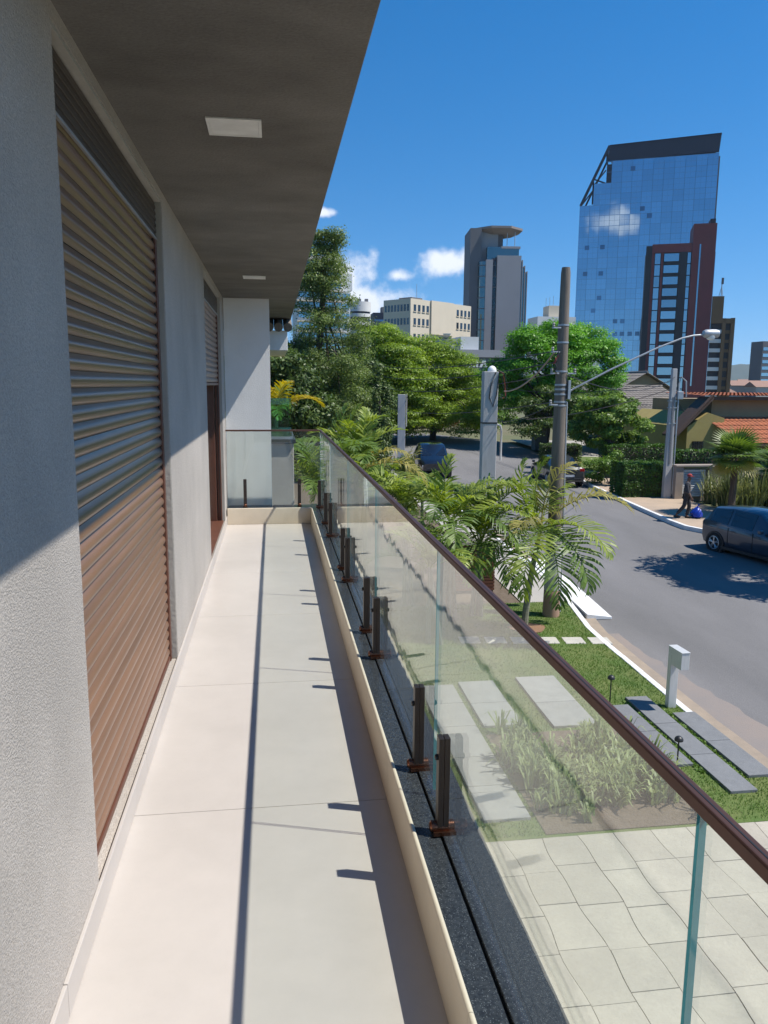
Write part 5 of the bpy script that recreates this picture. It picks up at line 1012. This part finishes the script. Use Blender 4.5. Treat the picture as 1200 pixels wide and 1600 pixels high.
# helipad tower
hp = thing('helipad_tower', 'grey slab tower with an overhanging octagonal helipad on its roof', 'tower', (66, 262, ZB), R(-6))
ub('rear_slab', 'stonedark', hp, -.2, 2, 0, 3.6, 16, 57.4); ub('upper_block', 'stonegrey', hp, 3.6, 4, 40, 9.5, 16, 57.0)
cg = MB(); cg.prism([(2.6+1.9*(1-math.cos(a)), 2.4-2.2*math.sin(a)) for a in np.linspace(0, math.pi/2, 8)] + [(9, 0.2), (9, 8), (2.6, 8)], 0, 46.5); mk('curved_glazing', cg, M['teal'], hp, smooth=True)
for k in range(13): mk('floor_band', MB().prism([(2.55+1.9*(1-math.cos(a)), 2.35-2.22*math.sin(a)) for a in np.linspace(0, math.pi/2, 8)] + [(8.9, 0.1), (8.9, 2), (2.55, 3)], k*3.5+3.1, k*3.5+3.4), M['stonedark'], hp)
ub('mid_slab', 'stonegrey', hp, 4.9, -.6, 0, 7.2, 6, 47.0); ub('dark_slit', 'navy', hp, 7.2, .2, 0, 8.6, 6, 47.6); ub('front_slab', 'stonegrey', hp, 8.6, -.9, 0, 16.6, 8, 48.3)
ub('roof_glass', 'teal', hp, 5.5, 1.5, 47, 16.2, 9, 51.4); ub('roof_parapet', 'stonegrey', hp, 10.2, 1.2, 50.9, 16.6, 9.2, 51.6)
for k in range(3): ub('fin', 'stonegrey', hp, 17.3+k*1.15, .6+1.5*k, 0, 17.5+k*1.15, 9, 47.2-k*1.6); ub('fin_glass', 'teal', hp, 16.6+k*1.15, 1.2+1.5*k, 0, 17.3+k*1.15, 9, 46.6-k*1.6)
oc = [(9.8+8.7*math.cos(math.pi*(k+.5)/4), 8+8.7*math.sin(math.pi*(k+.5)/4)) for k in range(8)]; oi_ = [(9.8+(x-9.8)*.62, 8+(y-8)*.62) for x, y in oc]
pdm = MB(); pdm.v = [(x,y,55.9) for x,y in oi_]+[(x,y,57.2) for x,y in oc]+[(x,y,57.9) for x,y in oc]
for a in (0, 8):
    for k in range(8): pdm.f.append((a+k, a+(k+1)%8, a+8+(k+1)%8, a+8+k)); pdm.m.append(0)
pdm.f += [tuple(range(7,-1,-1)), tuple(range(16,24))]; pdm.m += [0,0]; mk('helipad', pdm, M['pad'], hp)
ub('helipad_column', 'stonedark', hp, 8.8, 6.5, 48, 11.6, 9.5, 56.0)
for x in (12.4, 15.0): mk('prop', MB().tube([(x,3.2,51),(x,3.2,56.5)], .12, 6), M['steel'], hp)
# beige office block: every window of the two faces
bo_ = thing('office_block', 'beige office block with rows of small square windows', 'building', (40.16, 230, ZB), R(40)); HB = 30.6
ub('body', 'beige', bo_, 0, 0, 0, 30, 10.6, HB); ub('blank_panel', 'beige', bo_, 9.2, -.5, 20.8, 20.2, -.02, HB+.1); ub('roof_plant', 'stonedark', bo_, 4, 3, HB, 9, 8, HB+.9)
mk('roof_mast', MB().tube([(7.5,4,HB),(7.5,4,HB+5)], .07, 5), M['steel'], bo_)
def win(x0, x1, z0, side): 
    if side == 'f':
        w_ = ub('window', 'darkwin', bo_, x0, -.05, z0, x1, .02, z0+1.9); ub('sill', 'beige', bo_, x0-.15, -.22, z0-.22, x1+.15, -.01, z0-.06)
    else: ub('window', 'darkwin', bo_, -.05, x0, z0, .02, x1, z0+1.9)
for r_ in range(5):
    z = HB-3.5-r_*3.9-(.6 if r_ > 1 else 0)
    for c in range(4): win(1.4+c*2.0, 2.5+c*2.0, z, 'f'); win(22.4+c*2.0, 23.5+c*2.0, z, 'f')
    for c in range(8): win(.6+c*1.25, 1.35+c*1.25, z, 's')
    if r_ > 1: ub('ribbon_window', 'darkwin', bo_, 10.0, -.06, z+.1, 19.4, .02, z+1.5); ub('ribbon_sill', 'beige', bo_, 9.6, -.5, z-.8, 19.9, -.01, z-.1)
ub('door_recess', 'darkwin', bo_, -.08, 5.6, 12.4, .02, 6.8, 18)
# white box and low hall with a triangular sign in front of the helipad tower
wb = thing('low_hall', 'low grey hall with white rooftop boxes and white angular sign shapes', 'building', (40.5, 180, ZB), R(4))
ub('hall', 'stonedark', wb, -1, 0, 0, 13.5, 12, 12.2); ub('roof_slab', 'stonegrey', wb, -1.3, -.5, 12.2, 13.8, 12, 13.9); ub('rooftop_box', 'offwhite', wb, 3.2, 1, 13.9, 7.6, 8, 16.9); ub('rooftop_box', 'stonegrey', wb, -1, 1.5, 13.9, 3.1, 8, 16.4)
for poly in ([(4.0,9.9),(4.5,9.9),(5.4,11.6),(4.9,11.6)], [(4.9,9.9),(5.5,9.9),(5.9,11.6),(5.4,11.6)], [(5.9,9.9),(6.4,9.9),(6.4,11.6),(5.9,11.6)], [(6.7,9.9),(7.2,9.9),(7.2,11.6),(6.7,11.6)], [(7.5,9.9),(8.1,9.9),(8.9,11.6),(8.3,11.6)], [(8.7,9.9),(9.5,9.9),(9.0,11.6),(8.5,11.6)]): mk('sign_shape', MB().xz(poly, -.3, -.01), M['offwhite'], wb)
mk('roof_dish', MB().lathe([(.05,0),(.7,.25),(1.0,.7),(.95,.72),(.05,.3)], 14, (-.2,1,16.8)), M['offwhite'], wb, smooth=True)
# round white and blue building, striped apartment tower, small blue block, aerial block
rb = thing('round_building', 'round white building with curved dark blue window bands', 'building', (33.1, 304, ZB))
mk('drum', MB().lathe([(4.2,0),(4.2,36)], 28), M['navy'], rb, smooth=True)
for k in range(11): mk('floor_ring', MB().lathe([(4.5,k*3.1),(4.5,k*3.1+1.25)], 28), M['offwhite'], rb, smooth=True)
mk('crown_ring', MB().lathe([(4.55,33.0),(4.55,36.6)], 28), M['offwhite'], rb, smooth=True)
for x in (-.5, 2.2): ub('roof_unit', 'stonedark', rb, x, -1, 36.6, x+1.2, 1, 37.9)
st = thing('apartment_tower', 'pale striped apartment tower half hidden behind the tall left tree', 'tower', (8.5, 262, ZB), R(6))
ub('core', 'offwhite', st, 0, .5, 0, 14.6, 14, 47); ub('side_wing', 'offwhite', st, 14.6, 2, 0, 17.8, 12, 36.5); ub('wing_top', 'offwhite', st, 14.9, 2.5, 36.5, 18.6, 11, 42)
for k in range(14): ub('window_band', 'paleblue', st, .3, .2, 1.2+k*3.25, 14.3, .49, 2.9+k*3.25); ub('balcony_slab', 'beige', st, -.3, -.6, 3.1+k*3.25, 14.8, .45, 3.6+k*3.25)
for k in range(11): ub('window_band', 'paleblue', st, 14.8, 1.8, 1.4+k*3.25, 17.6, 1.99, 2.9+k*3.25)
sb_ = thing('small_block', 'small dark blue block left of the beige offices', 'building', (35.8, 282, ZB)); ub('body', 'navy', sb_, 0, 0, 0, 6, 8, 31); ub('roof_house', 'stonedark', sb_, 3.3, 2, 31, 5.5, 6, 33.2)
for k in range(9): ub('window_band', 'winopen', sb_, .3, -.06, 2+k*3.1, 5.7, .02, 3.8+k*3.1)
ab = thing('aerial_block', 'cream block with roof aerials behind the weathered pole', 'building', (76, 222, ZB)); ub('body', 'offwhite', ab, 0, 0, 0, 11.5, 9, 25.5); ub('roof_house', 'beige', ab, 4.0, 2, 25.5, 9.5, 7, 28.8)
for k in range(6): ub('window_band', 'darkwin', ab, .6, -.06, 3+k*3.6, 10.9, .02, 4.6+k*3.6)
for x in (3.4, 4.5, 5.6, 8.8): mk('aerial', MB().tube([(x,3,28.6),(x,3,31.5+.5*math.sin(x*5))], .06, 5), M['steel'], ab)
eb = thing('edge_tower', 'sliver of a grey tower at the right edge above the far town', 'tower', (246.5, 372, ZB)); ub('body', 'stonedark', eb, 0, 0, 0, 12, 10, 29)
for k in range(8): ub('window_band', 'bluepane', eb, .4, -.06, 2+k*3.2, 11.6, .02, 3.6+k*3.2)
# far town and hills on the right horizon
M['farroof'] = pm('far clay roof', (.30,.17,.12), (.22,.14,.11), rough=.9, scale=.05, rnd=.25); M['farwall'] = pm('far pale wall', (.50,.47,.43), (.40,.38,.35), rough=.9, scale=.05, rnd=.2); M['forest'] = pm('wooded hill', (.035,.055,.03), (.055,.075,.04), rough=1, scale=.01, detail=12, bump=1.0, bscale=.05)
hq = random.Random(5)
for k in range(18):
    y = hq.uniform(330, 900); x = y*hq.uniform(.60, .70); w_ = hq.uniform(9, 18); d_ = hq.uniform(8, 12); h_ = hq.uniform(3.5, 9); zt = ZB-2 + (y-330)*.012
    t = thing('far_house', 'tiny far house with a clay roof in the hazy town below the hills', 'house', (x, y, zt), hq.uniform(-.4,.4), 'houses of the far town')
    ub('wall', 'farwall', t, -w_/2, -d_/2, -3, w_/2, d_/2, h_)
    mk('roof', MB().yz([(-d_/2-.6,h_),(d_/2+.6,h_),(0,h_+2.4)], -w_/2-.6, w_/2+.6), M['farroof'], t)
for k in range(11):
    y = hq.uniform(320, 800); x = y*hq.uniform(.585, .70); r_ = hq.uniform(3.5, 6.5); zt = ZB-2 + (y-330)*.012
    tree('far_tree', 'small far tree among the houses of the distant town', (x, y, zt), (x, y, zt+r_), .5, blob_clumps((x, y, zt+r_*1.2), (r_, r_, r_), 14, r_*.3, r_*.5), 1800, .55, 'leafdark', group='trees of the far town', limbn=4)
hm = MB(); nxh, nyh = 60, 14
for j in range(nyh):
    for i in range(nxh):
        x = -1000+i*85.0; y = 2300+j*150.0; f = math.sin(math.pi*min(1, j/9.0)*.5)
        hgt = (95+38*math.sin(x*.0021+1.0)+22*math.sin(x*.0057+y*.002)+10*math.sin(x*.017+y*.011))*f; hm.v.append((x, y, ZB-8+max(0,hgt)*(1.25 if x > 500 else .7)))
for j in range(nyh-1):
    for i in range(nxh-1): hm.f.append((j*nxh+i, j*nxh+i+1, (j+1)*nxh+i+1, (j+1)*nxh+i)); hm.m.append(0)
structure('hills', hm, M['forest'], smooth=True)

# ------------------------------------------------------------------ thin blue air over the far town
hz, t_, o_, N, L = nt('clear day haze')
pv = N('ShaderNodeVolumePrincipled'); pv.inputs['Color'].default_value = (.72,.84,1,1); pv.inputs['Density'].default_value = .00009; pv.inputs['Anisotropy'].default_value = .2
L(pv.outputs[0], o_.inputs['Volume'])
tag(mk('haze', MB().box(-1600,-300,-30,4500,5200,230), hz), 'thin blue summer haze over the town', 'haze', kind='stuff')
